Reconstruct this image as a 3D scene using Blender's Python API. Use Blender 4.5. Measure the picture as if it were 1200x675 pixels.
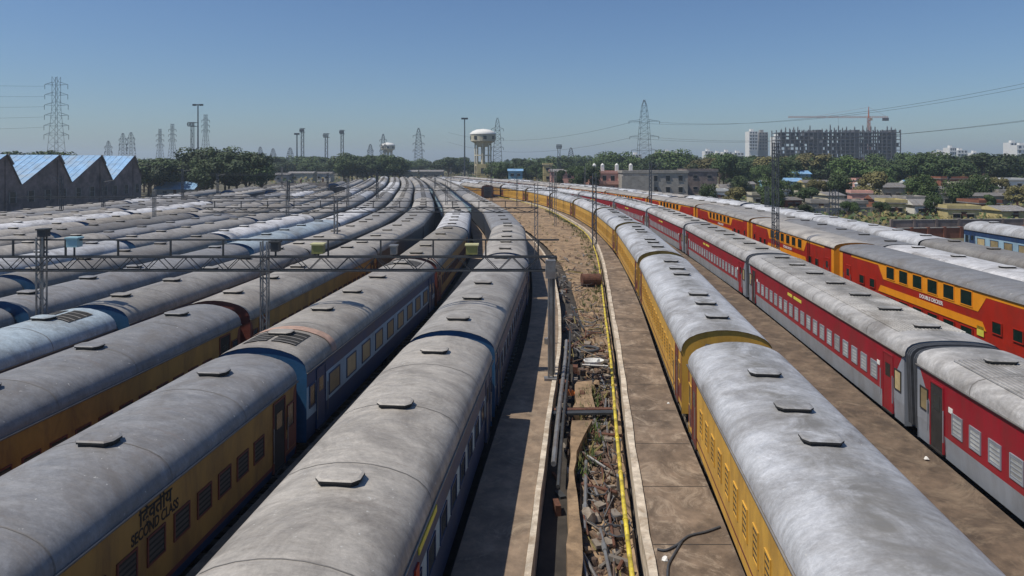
import bpy, math, random
from mathutils import Vector, Matrix
R = math.radians
random.seed(11)
S = bpy.context.scene
C = S.collection
for o in list(bpy.data.objects): bpy.data.objects.remove(o)

# ------------------------------------------------------------ camera
H = 10.7
cd = bpy.data.cameras.new('camera'); cam = bpy.data.objects.new('camera', cd); C.objects.link(cam)
cam.location = (0, 0, H); cam.rotation_euler = (R(90), 0, 0)
cd.sensor_width = 36; cd.lens = 24; cd.shift_y = -0.1246; cd.clip_start = 0.3; cd.clip_end = 9000
S.camera = cam
# ------------------------------------------------------------ sky, sun, exposure
w = bpy.data.worlds.new('World'); S.world = w; w.use_nodes = True
nt = w.node_tree; bg = nt.nodes['Background']
sky = nt.nodes.new('ShaderNodeTexSky'); sky.sky_type = 'NISHITA'; sky.sun_disc = False
SUN_EL, SUN_ROT = 60, -106
sky.sun_elevation = R(SUN_EL); sky.sun_rotation = R(SUN_ROT)
sky.air_density = 1.1; sky.dust_density = 0.6; sky.ozone_density = 1.6; sky.altitude = 100
wb = nt.nodes.new('ShaderNodeMix'); wb.data_type = 'RGBA'; wb.blend_type = 'MULTIPLY'; wb.inputs[0].default_value = 1
wb.inputs[7].default_value = (0.74, 0.93, 1.20, 1)
nt.links.new(sky.outputs[0], wb.inputs[6]); nt.links.new(wb.outputs[2], bg.inputs[0]); bg.inputs[1].default_value = 0.078
sd = bpy.data.lights.new('sun', 'SUN'); sun = bpy.data.objects.new('sun', sd); C.objects.link(sun)
sd.energy = 4.9; sd.angle = R(0.5); sd.color = (1.0, 0.92, 0.79)
_a = R(SUN_ROT)
_dir = Vector((math.sin(_a)*math.cos(R(SUN_EL)), math.cos(_a)*math.cos(R(SUN_EL)), math.sin(R(SUN_EL))))
sun.rotation_euler = _dir.to_track_quat('Z', 'Y').to_euler(); sun.location = (-60, 0, 80)
S.view_settings.view_transform = 'Standard'; S.view_settings.look = 'None'
S.view_settings.exposure = -0.08; S.view_settings.gamma = 1
S.render.engine = 'CYCLES'

# ------------------------------------------------------------ materials
def mat(name, col, rough=0.7, metal=0.0, var=0.25, scale=2.0, obj_col=False, dirt=None, dirt_scale=0.8, dirt_amt=0.5,
        stretch=(1, 1, 1), bump=0.0, rnd=0.0, spec=0.5, light=None, light_scale=.5, light_amt=.7, dirt_lo=0.45, dirt_hi=0.7):
    m = bpy.data.materials.new(name); m.use_nodes = True; t = m.node_tree; N = t.nodes; L = t.links
    b = N['Principled BSDF']; b.inputs['Roughness'].default_value = rough; b.inputs['Metallic'].default_value = metal
    b.inputs['Specular IOR Level'].default_value = spec
    tc = N.new('ShaderNodeTexCoord'); mp = N.new('ShaderNodeMapping'); mp.inputs['Scale'].default_value = stretch
    oi = N.new('ShaderNodeObjectInfo'); ad = N.new('ShaderNodeVectorMath'); ad.operation = 'ADD'
    mu = N.new('ShaderNodeVectorMath'); mu.operation = 'SCALE'; mu.inputs['Scale'].default_value = 37.0
    cb = N.new('ShaderNodeCombineXYZ'); L.new(oi.outputs['Random'], cb.inputs[0]); L.new(oi.outputs['Random'], cb.inputs[1])
    L.new(cb.outputs[0], mu.inputs[0]); L.new(tc.outputs['Object'], mp.inputs[0])
    L.new(mp.outputs[0], ad.inputs[0]); L.new(mu.outputs[0], ad.inputs[1])
    n1 = N.new('ShaderNodeTexNoise'); n1.inputs['Scale'].default_value = scale; n1.inputs['Detail'].default_value = 7
    n1.inputs['Roughness'].default_value = 0.65
    L.new(ad.outputs[0], n1.inputs['Vector'])
    r1 = N.new('ShaderNodeMapRange'); r1.inputs[1].default_value = 0.3; r1.inputs[2].default_value = 0.7
    r1.inputs[3].default_value = 1 - var; r1.inputs[4].default_value = 1 + var
    L.new(n1.outputs['Fac'], r1.inputs[0])
    base = N.new('ShaderNodeMix'); base.data_type = 'RGBA'; base.blend_type = 'MULTIPLY'; base.inputs[0].default_value = 1
    base.inputs[6].default_value = (*col, 1); L.new(r1.outputs[0], base.inputs[7])
    out = base.outputs[2]
    if obj_col:
        q = N.new('ShaderNodeMix'); q.data_type = 'RGBA'; q.blend_type = 'MULTIPLY'; q.inputs[0].default_value = 1
        L.new(out, q.inputs[6]); L.new(oi.outputs['Color'], q.inputs[7]); out = q.outputs[2]
    if rnd:
        rr = N.new('ShaderNodeMapRange'); rr.inputs[3].default_value = 1 - rnd; rr.inputs[4].default_value = 1 + rnd
        L.new(oi.outputs['Random'], rr.inputs[0])
        q = N.new('ShaderNodeMix'); q.data_type = 'RGBA'; q.blend_type = 'MULTIPLY'; q.inputs[0].default_value = 1
        L.new(out, q.inputs[6]); L.new(rr.outputs[0], q.inputs[7]); out = q.outputs[2]
    if dirt:
        n2 = N.new('ShaderNodeTexNoise'); n2.inputs['Scale'].default_value = dirt_scale; n2.inputs['Detail'].default_value = 9
        n2.inputs['Roughness'].default_value = 0.7; n2.inputs['Distortion'].default_value = 0.6
        L.new(ad.outputs[0], n2.inputs['Vector'])
        r2 = N.new('ShaderNodeMapRange'); r2.inputs[1].default_value = dirt_lo; r2.inputs[2].default_value = dirt_hi
        r2.inputs[4].default_value = dirt_amt; L.new(n2.outputs['Fac'], r2.inputs[0])
        q = N.new('ShaderNodeMix'); q.data_type = 'RGBA'; L.new(r2.outputs[0], q.inputs[0])
        L.new(out, q.inputs[6]); q.inputs[7].default_value = (*dirt, 1); out = q.outputs[2]
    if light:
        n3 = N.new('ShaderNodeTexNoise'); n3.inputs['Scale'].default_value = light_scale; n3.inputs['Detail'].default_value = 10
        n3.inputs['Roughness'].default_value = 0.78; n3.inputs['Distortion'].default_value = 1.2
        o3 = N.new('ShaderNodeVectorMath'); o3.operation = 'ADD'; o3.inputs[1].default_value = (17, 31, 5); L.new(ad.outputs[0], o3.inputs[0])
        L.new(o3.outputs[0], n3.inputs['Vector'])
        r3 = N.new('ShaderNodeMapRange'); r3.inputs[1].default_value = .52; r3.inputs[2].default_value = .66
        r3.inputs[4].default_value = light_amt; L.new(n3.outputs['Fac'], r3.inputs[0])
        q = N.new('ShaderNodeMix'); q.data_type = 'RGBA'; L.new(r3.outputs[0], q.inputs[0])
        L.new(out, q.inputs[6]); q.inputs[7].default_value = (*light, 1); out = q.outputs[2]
    L.new(out, b.inputs['Base Color'])
    rv = N.new('ShaderNodeMapRange'); rv.inputs[3].default_value = max(0.05, rough - 0.12); rv.inputs[4].default_value = min(1, rough + 0.12)
    L.new(n1.outputs['Fac'], rv.inputs[0]); L.new(rv.outputs[0], b.inputs['Roughness'])
    if bump:
        bp = N.new('ShaderNodeBump'); bp.inputs['Strength'].default_value = bump; bp.inputs['Distance'].default_value = 0.05
        L.new(n1.outputs['Fac'], bp.inputs['Height']); L.new(bp.outputs[0], b.inputs['Normal'])
    m['tree'] = 0
    return m

M = {}
M['roof'] = mat('roof_paint', (0.30, 0.295, 0.285), 0.55, 0.0, 0.20, 1.3, obj_col=True, dirt=(0.12, 0.105, 0.09), dirt_scale=0.55, dirt_amt=0.55, stretch=(0.5, 1.2, 1), bump=0.15, dirt_lo=0.46, dirt_hi=0.74)

def roof_material(name='roof_paint', streak=.45, ridge=0.0, metal=0.0):
    m = bpy.data.materials.new(name); m.use_nodes = True; t = m.node_tree; N = t.nodes; L = t.links; b = N['Principled BSDF']
    tc = N.new('ShaderNodeTexCoord'); oi = N.new('ShaderNodeObjectInfo')
    sc = N.new('ShaderNodeMath'); sc.operation = 'MULTIPLY'; sc.inputs[1].default_value = 53; L.new(oi.outputs['Random'], sc.inputs[0])
    cb = N.new('ShaderNodeCombineXYZ'); L.new(sc.outputs[0], cb.inputs[1]); L.new(sc.outputs[0], cb.inputs[2])
    ad = N.new('ShaderNodeVectorMath'); ad.operation = 'ADD'; L.new(tc.outputs['Object'], ad.inputs[0]); L.new(cb.outputs[0], ad.inputs[1])
    def noise(scale, stretch, detail=8, rough=.65, dist=0.0):
        mp = N.new('ShaderNodeMapping'); mp.inputs['Scale'].default_value = stretch; L.new(ad.outputs[0], mp.inputs[0])
        n = N.new('ShaderNodeTexNoise'); n.inputs['Scale'].default_value = scale; n.inputs['Detail'].default_value = detail
        n.inputs['Roughness'].default_value = rough; n.inputs['Distortion'].default_value = dist; L.new(mp.outputs[0], n.inputs['Vector']); return n.outputs['Fac']
    def rng(x, a, b_, c, d):
        r_ = N.new('ShaderNodeMapRange'); r_.inputs[1].default_value = a; r_.inputs[2].default_value = b_; r_.inputs[3].default_value = c; r_.inputs[4].default_value = d
        L.new(x, r_.inputs[0]); return r_.outputs[0]
    def mix(a, b_, f, mode='MIX'):
        q = N.new('ShaderNodeMix'); q.data_type = 'RGBA'; q.blend_type = mode
        if isinstance(f, float): q.inputs[0].default_value = f
        else: L.new(f, q.inputs[0])
        for k, v in ((6, a), (7, b_)):
            if isinstance(v, tuple): q.inputs[k].default_value = (*v, 1)
            else: L.new(v, q.inputs[k])
        return q.outputs[2]
    base = mix((.285, .274, .260), oi.outputs['Color'], 1.0, 'MULTIPLY')
    v1 = rng(noise(1.9, (.6, 1.3, .7), 12, .82, .3), .3, .7, .62, 1.34)
    base = mix(base, v1, 1.0, 'MULTIPLY')
    v2 = rng(noise(5, (.35, 1.7, .35), 8, .75, .5), .3, .7, 1-.15*streak, 1+.15*streak)
    v2b = rng(noise(11, (1, 1, 1), 8, .8), .3, .7, .84, 1.16); base = mix(base, v2b, 1.0, 'MULTIPLY')
    base = mix(base, v2, 1.0, 'MULTIPLY')
    d1 = rng(noise(.42, (1, .8, 1), 9, .72, .9), .45, .66, 0, .72)
    base = mix(base, (.125, .112, .10), d1)
    d2 = rng(noise(2.6, (1, 1, 1), 10, .8, .3), .62, .72, 0, .55)
    base = mix(base, (.11, .065, .045), d2)
    d3 = rng(noise(7, (1, 1, 1), 3, .6), .70, .72, 0, .75)
    base = mix(base, (.5, .5, .48), d3)
    if name == 'roof_paint':
        d4 = rng(noise(1.4, (.22, 3.2, .2), 9, .8, .2), .56, .72, 0, .5); base = mix(base, (.15, .10, .07), d4)
    if ridge:
        sx = N.new('ShaderNodeSeparateXYZ'); L.new(tc.outputs['Object'], sx.inputs[0])
        ab = N.new('ShaderNodeMath'); ab.operation = 'ABSOLUTE'; L.new(sx.outputs[0], ab.inputs[0])
        k = rng(ab.outputs[0], .25, 1.15, 1, 0); k2 = rng(noise(.9, (1, .8, 1), 8, .7, 1.2), .36, .62, 0, 1)
        mm = N.new('ShaderNodeMath'); mm.operation = 'MULTIPLY'; L.new(k, mm.inputs[0]); L.new(k2, mm.inputs[1])
        m3 = N.new('ShaderNodeMath'); m3.operation = 'MULTIPLY'; L.new(mm.outputs[0], m3.inputs[0]); m3.inputs[1].default_value = ridge
        base = mix(base, (.17, .165, .155), m3.outputs[0])
    L.new(base, b.inputs['Base Color']); b.inputs['Metallic'].default_value = metal
    L.new(rng(noise(3, (.5, 1.5, 1)), .3, .7, .42, .72), b.inputs['Roughness'])
    bp = N.new('ShaderNodeBump'); bp.inputs['Strength'].default_value = .35; bp.inputs['Distance'].default_value = .05
    L.new(noise(1.6, (.7, 1.6, 1), 6, .6, .3), bp.inputs['Height']); L.new(bp.outputs[0], b.inputs['Normal'])
    return m
M['roof'] = roof_material()
M['roof_silver'] = roof_material('aluminium_roof_paint', .7, .95, .1)
M['roof_ribs'] = mat('roof_seam', (0.17, 0.16, 0.15), 0.7, 0, 0.2, 3)
M['vent'] = mat('vent_metal', (0.20, 0.19, 0.18), 0.7, 0, 0.3, 3)
M['vent_dark'] = mat('vent_shadow_gap', (0.02, 0.02, 0.02), 0.9, 0, 0.1, 3)
M['ochre'] = mat('dull_ochre_coach_paint', (0.37, 0.205, 0.05), 0.6, 0, 0.2, 1.2, dirt=(0.12, 0.06, 0.03), dirt_scale=1.0, dirt_amt=0.7, stretch=(1, 1, .35))  # darker and browner than the other yellow, with noise patches
M['yellow'] = mat('yellow_coach_paint', (0.56, 0.325, 0.055), 0.5, 0, 0.15, 1.2, dirt=(0.16, 0.08, 0.03), dirt_scale=1.4, dirt_amt=0.55, stretch=(1, 1, .35))
M['brown'] = mat('brown_coach_paint', (0.14, 0.035, 0.025), 0.6, 0, 0.2, 2)
M['navy'] = mat('navy_coach_paint', (0.018, 0.045, 0.12), 0.45, 0, 0.2, 1.2, dirt=(0.05, 0.05, 0.06), dirt_amt=0.4, stretch=(1, 1, .4))
M['endblue'] = mat('blue_end_paint', (0.02, 0.085, 0.19), 0.5, 0, 0.25, 1.5)
M['sky'] = mat('pale_blue_paint', (0.28, 0.42, 0.52), 0.5, 0, 0.15, 1.2, dirt=(0.12, 0.14, 0.16), dirt_amt=0.5, stretch=(1, 1, .4))
M['red'] = mat('red_coach_paint', (0.27, 0.010, 0.022), 0.38, 0, 0.15, 1.2, dirt=(0.11, 0.04, 0.035), dirt_amt=0.5, dirt_scale=1.6, stretch=(1, 1, .4))
M['redorange'] = mat('scarlet_coach_paint', (0.36, 0.022, 0.010), 0.38, 0, 0.12, 1.2, dirt=(0.14, 0.03, 0.02), dirt_amt=0.5, dirt_scale=1.6, stretch=(1, 1, .4))
M['amber'] = mat('amber_paint', (0.72, 0.27, 0.015), 0.4, 0, 0.1, 1.5)
M['grey'] = mat('grey_coach_paint', (0.26, 0.29, 0.34), 0.45, 0, 0.12, 1.5, dirt=(0.14, 0.13, 0.12), dirt_amt=0.5, stretch=(1, 1, .4))
M['dark'] = mat('underframe_black', (0.025, 0.023, 0.022), 0.8, 0, 0.4, 3)
M['rubber'] = mat('gangway_rubber', (0.045, 0.05, 0.06), 0.75, 0, 0.3, 3)
M['glass'] = mat('window_glass', (0.018, 0.024, 0.026), 0.18, 0, 0.3, 2, rnd=0.5)
M['greenglass'] = mat('dark_green_glass', (0.008, 0.022, 0.018), 0.12, 0, 0.3, 2)
M['paleglass'] = mat('pale_window_blind', (0.38, 0.40, 0.40), 0.4, 0, 0.3, 2, rnd=0.3)
M['amberglass'] = mat('dusty_tan_and_reflection', (0.30, 0.24, 0.13), 0.4, 0, 0.3, 2, rnd=0.5)  # panes of blue coaches; on red coaches a painted yellow reflection
M['louver'] = mat('window_louver', (0.07, 0.065, 0.055), 0.7, 0, 0.2, 2)
M['slatepaint'] = mat('dark_slate_coach_paint', (0.035, 0.042, 0.058), 0.5, 0, 0.2, 1.5)
M['white'] = mat('white_paint', (0.72, 0.72, 0.70), 0.6, 0, 0.1, 2)
M['wire'] = mat('black_lettering', (0.012, 0.010, 0.010), 0.7, 0, 0.1, 2)
M['lemon'] = mat('lemon_paint', (0.62, 0.58, 0.08), 0.5, 0, 0.15, 2)
M['yellowpipe'] = mat('yellow_pipe_paint', (0.62, 0.50, 0.05), 0.55, 0, 0.25, 3, dirt=(0.16, 0.11, 0.05), dirt_amt=0.85, dirt_scale=2.5)
M['steel'] = mat('galvanised_steel', (0.22, 0.225, 0.23), 0.5, 0.4, 0.25, 3, dirt=(0.12, 0.06, 0.03), dirt_amt=0.5)
M['darksteel'] = mat('dark_steel', (0.045, 0.048, 0.052), 0.6, 0.2, 0.3, 3)
M['farsteel'] = mat('pylon_steel', (0.045, 0.055, 0.07), 0.6, 0.1, 0.2, 3)
M['rust'] = mat('rusty_iron', (0.10, 0.042, 0.025), 0.85, 0, 0.4, 4, bump=0.3)
M['rail'] = mat('rail_steel', (0.12, 0.08, 0.06), 0.5, 0.5, 0.3, 3)
M['sleeper'] = mat('sleeper_concrete', (0.17, 0.15, 0.13), 0.9, 0, 0.3, 3)
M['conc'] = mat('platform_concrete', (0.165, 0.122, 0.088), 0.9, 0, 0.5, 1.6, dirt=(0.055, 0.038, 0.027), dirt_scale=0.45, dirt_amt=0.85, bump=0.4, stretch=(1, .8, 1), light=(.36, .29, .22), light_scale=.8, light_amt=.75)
M['conc2'] = mat('narrow_platform_concrete', (0.23, 0.17, 0.12), 0.9, 0, 0.35, 1.5, dirt=(0.085, 0.065, 0.05), dirt_scale=0.8, dirt_amt=0.7, bump=0.3, light=(.36, .29, .21), light_scale=.9, light_amt=.6)
M['concdark'] = mat('grimy_platform_concrete', (0.125, 0.09, 0.063), 0.9, 0, 0.5, 1.6, dirt=(0.04, 0.03, 0.023), dirt_scale=0.4, dirt_amt=0.85, bump=0.4, light=(.26, .20, .14), light_scale=.5, light_amt=.6)
M['kerb'] = mat('whitewashed_kerb', (0.50, 0.44, 0.36), 0.9, 0, 0.4, 2.5, dirt=(0.22, 0.15, 0.09), dirt_scale=2.0, dirt_amt=0.8)
M['stain'] = mat('spilled_whitewash', (0.36, 0.34, 0.31), 0.9, 0, 0.4, 3)
M['soil'] = mat('dry_soil', (0.24, 0.165, 0.10), 0.95, 0, 0.5, 1.7, dirt=(0.08, 0.055, 0.035), dirt_scale=0.5, dirt_amt=0.9, bump=0.8, light=(.42, .30, .185), light_scale=.35, light_amt=.7)
M['pit'] = mat('pit_shade_and_joints', (0.035, 0.030, 0.026), 0.85, 0, 0.5, 1.5)  # trench shade put into the floor colour; also used for joints and trough
M['ballast'] = mat('dirty_ballast', (0.05, 0.042, 0.036), 0.95, 0, 0.5, 3, bump=0.6)
M['ground'] = mat('open_ground', (0.115, 0.10, 0.065), 0.95, 0, 0.45, 0.06, dirt=(0.045, 0.055, 0.025), dirt_scale=0.03, dirt_amt=0.8)
M['rock'] = mat('rubble_stone', (0.22, 0.185, 0.15), 0.95, 0, 0.5, 3, bump=0.3)
M['rock3'] = mat('brown_rubble', (0.15, 0.10, 0.065), 0.95, 0, 0.5, 3)
M['rock2'] = mat('dark_rubble', (0.09, 0.06, 0.045), 0.95, 0, 0.5, 3)
M['weed'] = mat('weed_green', (0.07, 0.10, 0.025), 0.9, 0, 0.4, 3)
M['weeddry'] = mat('dry_weed', (0.17, 0.14, 0.05), 0.9, 0, 0.4, 3)
M['bark'] = mat('tree_bark', (0.09, 0.065, 0.045), 0.95, 0, 0.3, 3)
M['leafA'] = mat('leaf_dark', (0.030, 0.055, 0.014), 0.75, 0, 0.35, 0.35, rnd=0.35)
M['leafB'] = mat('leaf_mid', (0.050, 0.085, 0.020), 0.75, 0, 0.35, 0.35, rnd=0.35)
M['leafC'] = mat('leaf_olive', (0.11, 0.10, 0.035), 0.75, 0, 0.35, 0.35, rnd=0.35)
M['brick'] = mat('sooty_brick', (0.22, 0.175, 0.16), 0.9, 0, 0.4, 0.7, dirt=(0.045, 0.04, 0.04), dirt_scale=0.25, dirt_amt=0.6)
M['bluesheet'] = mat('blue_corrugated_sheet', (0.17, 0.34, 0.56), 0.6, 0, 0.3, 0.8, dirt=(0.26, 0.29, 0.30), dirt_scale=0.22, dirt_amt=0.75)
M['cream'] = mat('cream_wall', (0.52, 0.48, 0.36), 0.85, 0, 0.15, 0.5, dirt=(0.30, 0.25, 0.18), dirt_amt=0.5, rnd=0.1)
M['ywall'] = mat('yellow_wall', (0.50, 0.42, 0.20), 0.85, 0, 0.15, 0.5, dirt=(0.25, 0.2, 0.12), dirt_amt=0.5)
M['bwall'] = mat('blue_wall', (0.20, 0.38, 0.48), 0.85, 0, 0.15, 0.5, dirt=(0.15, 0.2, 0.22), dirt_amt=0.4)
M['pinkwall'] = mat('pink_wall', (0.62, 0.34, 0.28), 0.85, 0, 0.1, 0.3, dirt=(0.35, 0.22, 0.18), dirt_amt=0.4)
M['greywall'] = mat('grey_wall', (0.33, 0.31, 0.28), 0.9, 0, 0.2, 0.3, dirt=(0.13, 0.12, 0.11), dirt_amt=0.6)
M['brickred'] = mat('bare_red_brick', (0.22, 0.085, 0.05), 0.9, 0, 0.25, 0.8)
M['whitewall'] = mat('white_rendered_wall', (0.66, 0.66, 0.64), 0.8, 0, 0.08, 0.3)
M['tin'] = mat('weathered_tin_sheet', (0.24, 0.235, 0.23), 0.6, 0.2, 0.3, 0.8, dirt=(0.13, 0.08, 0.05), dirt_amt=0.6, rnd=0.3)
M['window'] = mat('dark_window', (0.02, 0.022, 0.025), 0.3, 0, 0.1, 1)
M['slab'] = mat('raw_concrete_frame', (0.085, 0.085, 0.095), 0.9, 0, 0.2, 0.3)
M['infill'] = mat('dark_infill_block', (0.03, 0.028, 0.03), 0.9, 0, 0.3, 0.5)
M['cranered'] = mat('crane_red_paint', (0.42, 0.10, 0.03), 0.6, 0, 0.2, 1)
M['orange'] = mat('orange_plastic', (0.5, 0.15, 0.03), 0.6, 0, 0.2, 2)

# ------------------------------------------------------------ mesh helpers
class MB:
    def __init__(s): s.v = []; s.f = []; s.m = []; s.mats = []
    def mi(s, m):
        if m not in s.mats: s.mats.append(m)
        return s.mats.index(m)
    def poly(s, pts, m):
        i = len(s.v); s.v += [tuple(p) for p in pts]; s.f.append(tuple(range(i, i+len(pts)))); s.m.append(s.mi(m))
    def box(s, x0, x1, y0, y1, z0, z1, m, rot=None, piv=(0, 0, 0)):
        P = [Vector((x, y, z)) for z in (z0, z1) for y in (y0, y1) for x in (x0, x1)]
        if rot is not None:
            pv = Vector(piv); P = [rot @ (p-pv) + pv for p in P]
        i = len(s.v); s.v += [tuple(p) for p in P]
        for f in ((0, 2, 3, 1), (4, 5, 7, 6), (0, 1, 5, 4), (2, 6, 7, 3), (0, 4, 6, 2), (1, 3, 7, 5)):
            s.f.append(tuple(i+k for k in f)); s.m.append(s.mi(m))
    def tube(s, p0, p1, r, m, n=8, r1=None, cap=True):
        p0 = Vector(p0); p1 = Vector(p1); d = p1-p0
        if d.length < 1e-6: return
        q = d.to_track_quat('Z', 'Y'); r1 = r if r1 is None else r1; i = len(s.v)
        for p, rr in ((p0, r), (p1, r1)):
            for k in range(n):
                a = 2*math.pi*(k+.5)/n; s.v.append(tuple(p + q @ Vector((math.cos(a)*rr, math.sin(a)*rr, 0))))
        for k in range(n):
            s.f.append((i+k, i+(k+1) % n, i+n+(k+1) % n, i+n+k)); s.m.append(s.mi(m))
        if cap:
            s.f.append(tuple(i+k for k in reversed(range(n)))); s.m.append(s.mi(m))
            s.f.append(tuple(i+n+k for k in range(n))); s.m.append(s.mi(m))
    def path(s, pts, r, m, n=8):
        for a, b in zip(pts[:-1], pts[1:]): s.tube(a, b, r, m, n)
    def loft(s, secs, m, closed=False, mfun=None):
        i = len(s.v); n = len(secs[0])
        for sec in secs: s.v += [tuple(p) for p in sec]
        for a in range(len(secs)-1):
            for k in range(n if closed else n-1):
                k2 = (k+1) % n
                s.f.append((i+a*n+k, i+a*n+k2, i+(a+1)*n+k2, i+(a+1)*n+k)); s.m.append(s.mi(mfun(a, k) if mfun else m))
    def build(s, name, parent=None, smooth=False, loc=None, rz=0):
        me = bpy.data.meshes.new(name); me.from_pydata(s.v, [], s.f)
        for m in s.mats: me.materials.append(m)
        me.polygons.foreach_set('material_index', s.m)
        if smooth: me.polygons.foreach_set('use_smooth', [True]*len(s.f))
        me.update(); o = bpy.data.objects.new(name, me); C.objects.link(o)
        if parent: o.parent = parent
        if loc: o.location = loc
        o.rotation_euler.z = rz
        return o
def tag(o, label=None, cat=None, group=None, kind=None):
    if label: o['label'] = label
    if cat: o['category'] = cat
    if group: o['group'] = group
    if kind: o['kind'] = kind
    return o
def thing(name, loc, rz=0):
    o = bpy.data.objects.new(name, None); C.objects.link(o); o.location = loc; o.rotation_euler.z = rz
    o.empty_display_size = .3
    return o
def copy_tree(o, parent=None):
    c = o.copy(); C.objects.link(c)
    if parent: c.parent = parent
    for ch in list(KIDS(o)): copy_tree(ch, c)
    return c
_k = {}
def KIDS(o):
    n = o.name
    if n not in _k: _k[n] = list(o.children)
    return _k[n]
def curve(nodes):
    xs = [a for a, b in nodes]; ys = [b for a, b in nodes]; n = len(xs)
    d = [(ys[i+1]-ys[i])/(xs[i+1]-xs[i]) for i in range(n-1)]
    t = [d[0]] + [(d[i-1]*(xs[i+1]-xs[i])+d[i]*(xs[i]-xs[i-1]))/(xs[i+1]-xs[i-1]) for i in range(1, n-1)] + [d[-1]]
    def f(x):
        if x <= xs[0]: return ys[0]+t[0]*(x-xs[0])
        if x >= xs[-1]: return ys[-1]+t[-1]*(x-xs[-1])
        i = max(k for k in range(n-1) if xs[k] <= x); h = xs[i+1]-xs[i]; u = (x-xs[i])/h
        return ((2*u**3-3*u*u+1)*ys[i]+(u**3-2*u*u+u)*h*t[i]+(-2*u**3+3*u*u)*ys[i+1]+(u**3-u*u)*h*t[i+1])
    return f
ORD = ['', 'first', 'second', 'third', 'fourth', 'fifth', 'sixth', 'seventh', 'eighth', 'ninth', 'tenth', 'eleventh', 'twelfth',
       'thirteenth', 'fourteenth', 'fifteenth', 'sixteenth', 'seventeenth', 'eighteenth', 'nineteenth', 'twentieth']
TENS = {2: 'twenty', 3: 'thirty', 4: 'forty', 5: 'fifty'}
def ordw(n):
    if n <= 20: return ORD[n]
    a, b = divmod(n, 10)
    return {2: 'twentieth', 3: 'thirtieth', 4: 'fortieth', 5: 'fiftieth'}[a] if b == 0 else TENS[a]+'-'+ORD[b]

# ------------------------------------------------------------ row centre lines (x as a function of distance)
G0 = curve([(0, -4.7), (8, -4.15), (14, -3.6), (25, -2.5), (37, -1.2), (52, -.4), (71, -.4), (90, -1.8), (110, -4.4), (140, -8.8), (177, -14), (220, -21), (290, -34)])
R1 = curve([(0, 5.5), (8, 6.4), (16, 7.35), (25, 8.15), (50, 10.9), (75, 12.8), (98, 13.2), (120, 12.2), (140, 9.8), (160, 6.0), (176, 2), (200, -6), (240, -19), (300, -38)])
R2 = curve([(0, 13.8), (10, 14.7), (25, 16.3), (50, 18.7), (72, 20.1), (98, 20.9), (115, 20.4), (132, 18.4), (150, 14.8), (168, 10.3), (185, 4), (210, -4), (250, -18), (300, -35)])
R3 = curve([(10, 24.6), (25, 25.4), (52, 26.4), (72, 27.8), (93, 28.5), (115, 27), (134, 23.8), (152, 20), (172, 14.5), (190, 8), (215, 0), (255, -14), (310, -33)])
R4 = lambda d: R3(d) + curve([(10, 5.0), (52, 4.5), (100, 4.5), (300, 4.3)])(d)
R5 = lambda d: R3(d) + curve([(10, 9.6), (52, 9.6), (100, 9.1), (300, 8.6)])(d)
R6 = lambda d: 50.2 + 0.02*(d-60)
PIPE = curve([(0, 1.6), (8, 2.15), (16.6, 2.9), (24.3, 3.75), (33.4, 4.85), (44, 6.0), (54, 7.1), (72, 8.9), (93, 10), (112, 9.2), (139, 6.8), (160, 3.0), (176, -1), (200, -9)])
OFF = [0, 6.25, 12.2, 17.2]
OFF.append(22.3)
while len(OFF) < 17: OFF.append(OFF[-1]+5.7)
SC = curve([(0, 1.0), (25, 1.0), (52, .975), (75, .90), (105, .81), (140, .78), (200, .76), (290, .72)])
def G(k): return lambda d: G0(d) - OFF[k]*SC(d)

# ------------------------------------------------------------ ground and tracks
b = MB(); b.poly([(-3000, -60, -.02), (3000, -60, -.02), (3000, 5000, -.02), (-3000, 5000, -.02)], M['ground'])
tag(b.build('ground'), kind='structure')
def ribbon(mb, fl, fr, z, m, d0, d1, step=3, zl=None):
    secs = []; d = d0
    while True:
        secs.append([(fl(d), d, z), (fr(d), d, z)])
        if d >= d1: break
        d = min(d1, d+step)
    mb.loft([[p[1], p[0]] for p in secs], m)
def slab(mb, fl, fr, z0, z1, m, d0, d1, step=3, jit=0.0):
    secs = []; d = d0
    while True:
        j = random.uniform(-jit, jit); k = random.uniform(-jit, jit)
        secs.append([(fr(d)+j, d, z0), (fr(d)+j, d, z1), (fl(d)+k, d, z1), (fl(d)+k, d, z0)])
        if d >= d1: break
        d = min(d1, d+step)
    mb.loft(secs, m)
    mb.poly(secs[0], m); mb.poly(secs[-1][::-1], m)
b = MB(); ribbon(b, lambda d: G(16)(d)-6, lambda d: R5(d)+6, 0.0, M['ballast'], -20, 330)
tag(b.build('yard_ballast'), kind='structure')
rows_all = [G(k) for k in range(16)] + [R1, R2, R3, R4, R5, R6]
rb = MB(); sb = MB()
for i, f in enumerate(rows_all):
    d1 = 110 if i == 21 else 300
    d0 = 0
    for s in (-.838, .838):
        secs = []; d = d0
        while d <= d1:
            x = f(d)+s; secs.append([(x+.035, d, .17), (x+.035, d, .31), (x-.035, d, .31), (x-.035, d, .17)]); d += 6
        rb.loft(secs, M['rail'])
    d = d0
    while d < min(d1, 120):
        x = f(d); sb.box(x-1.37, x+1.37, d-.12, d+.12, .004, .17, M['sleeper']); d += .65
tag(rb.build('railway_track'), kind='structure'); tag(sb.build('sleepers'), kind='structure')

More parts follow.
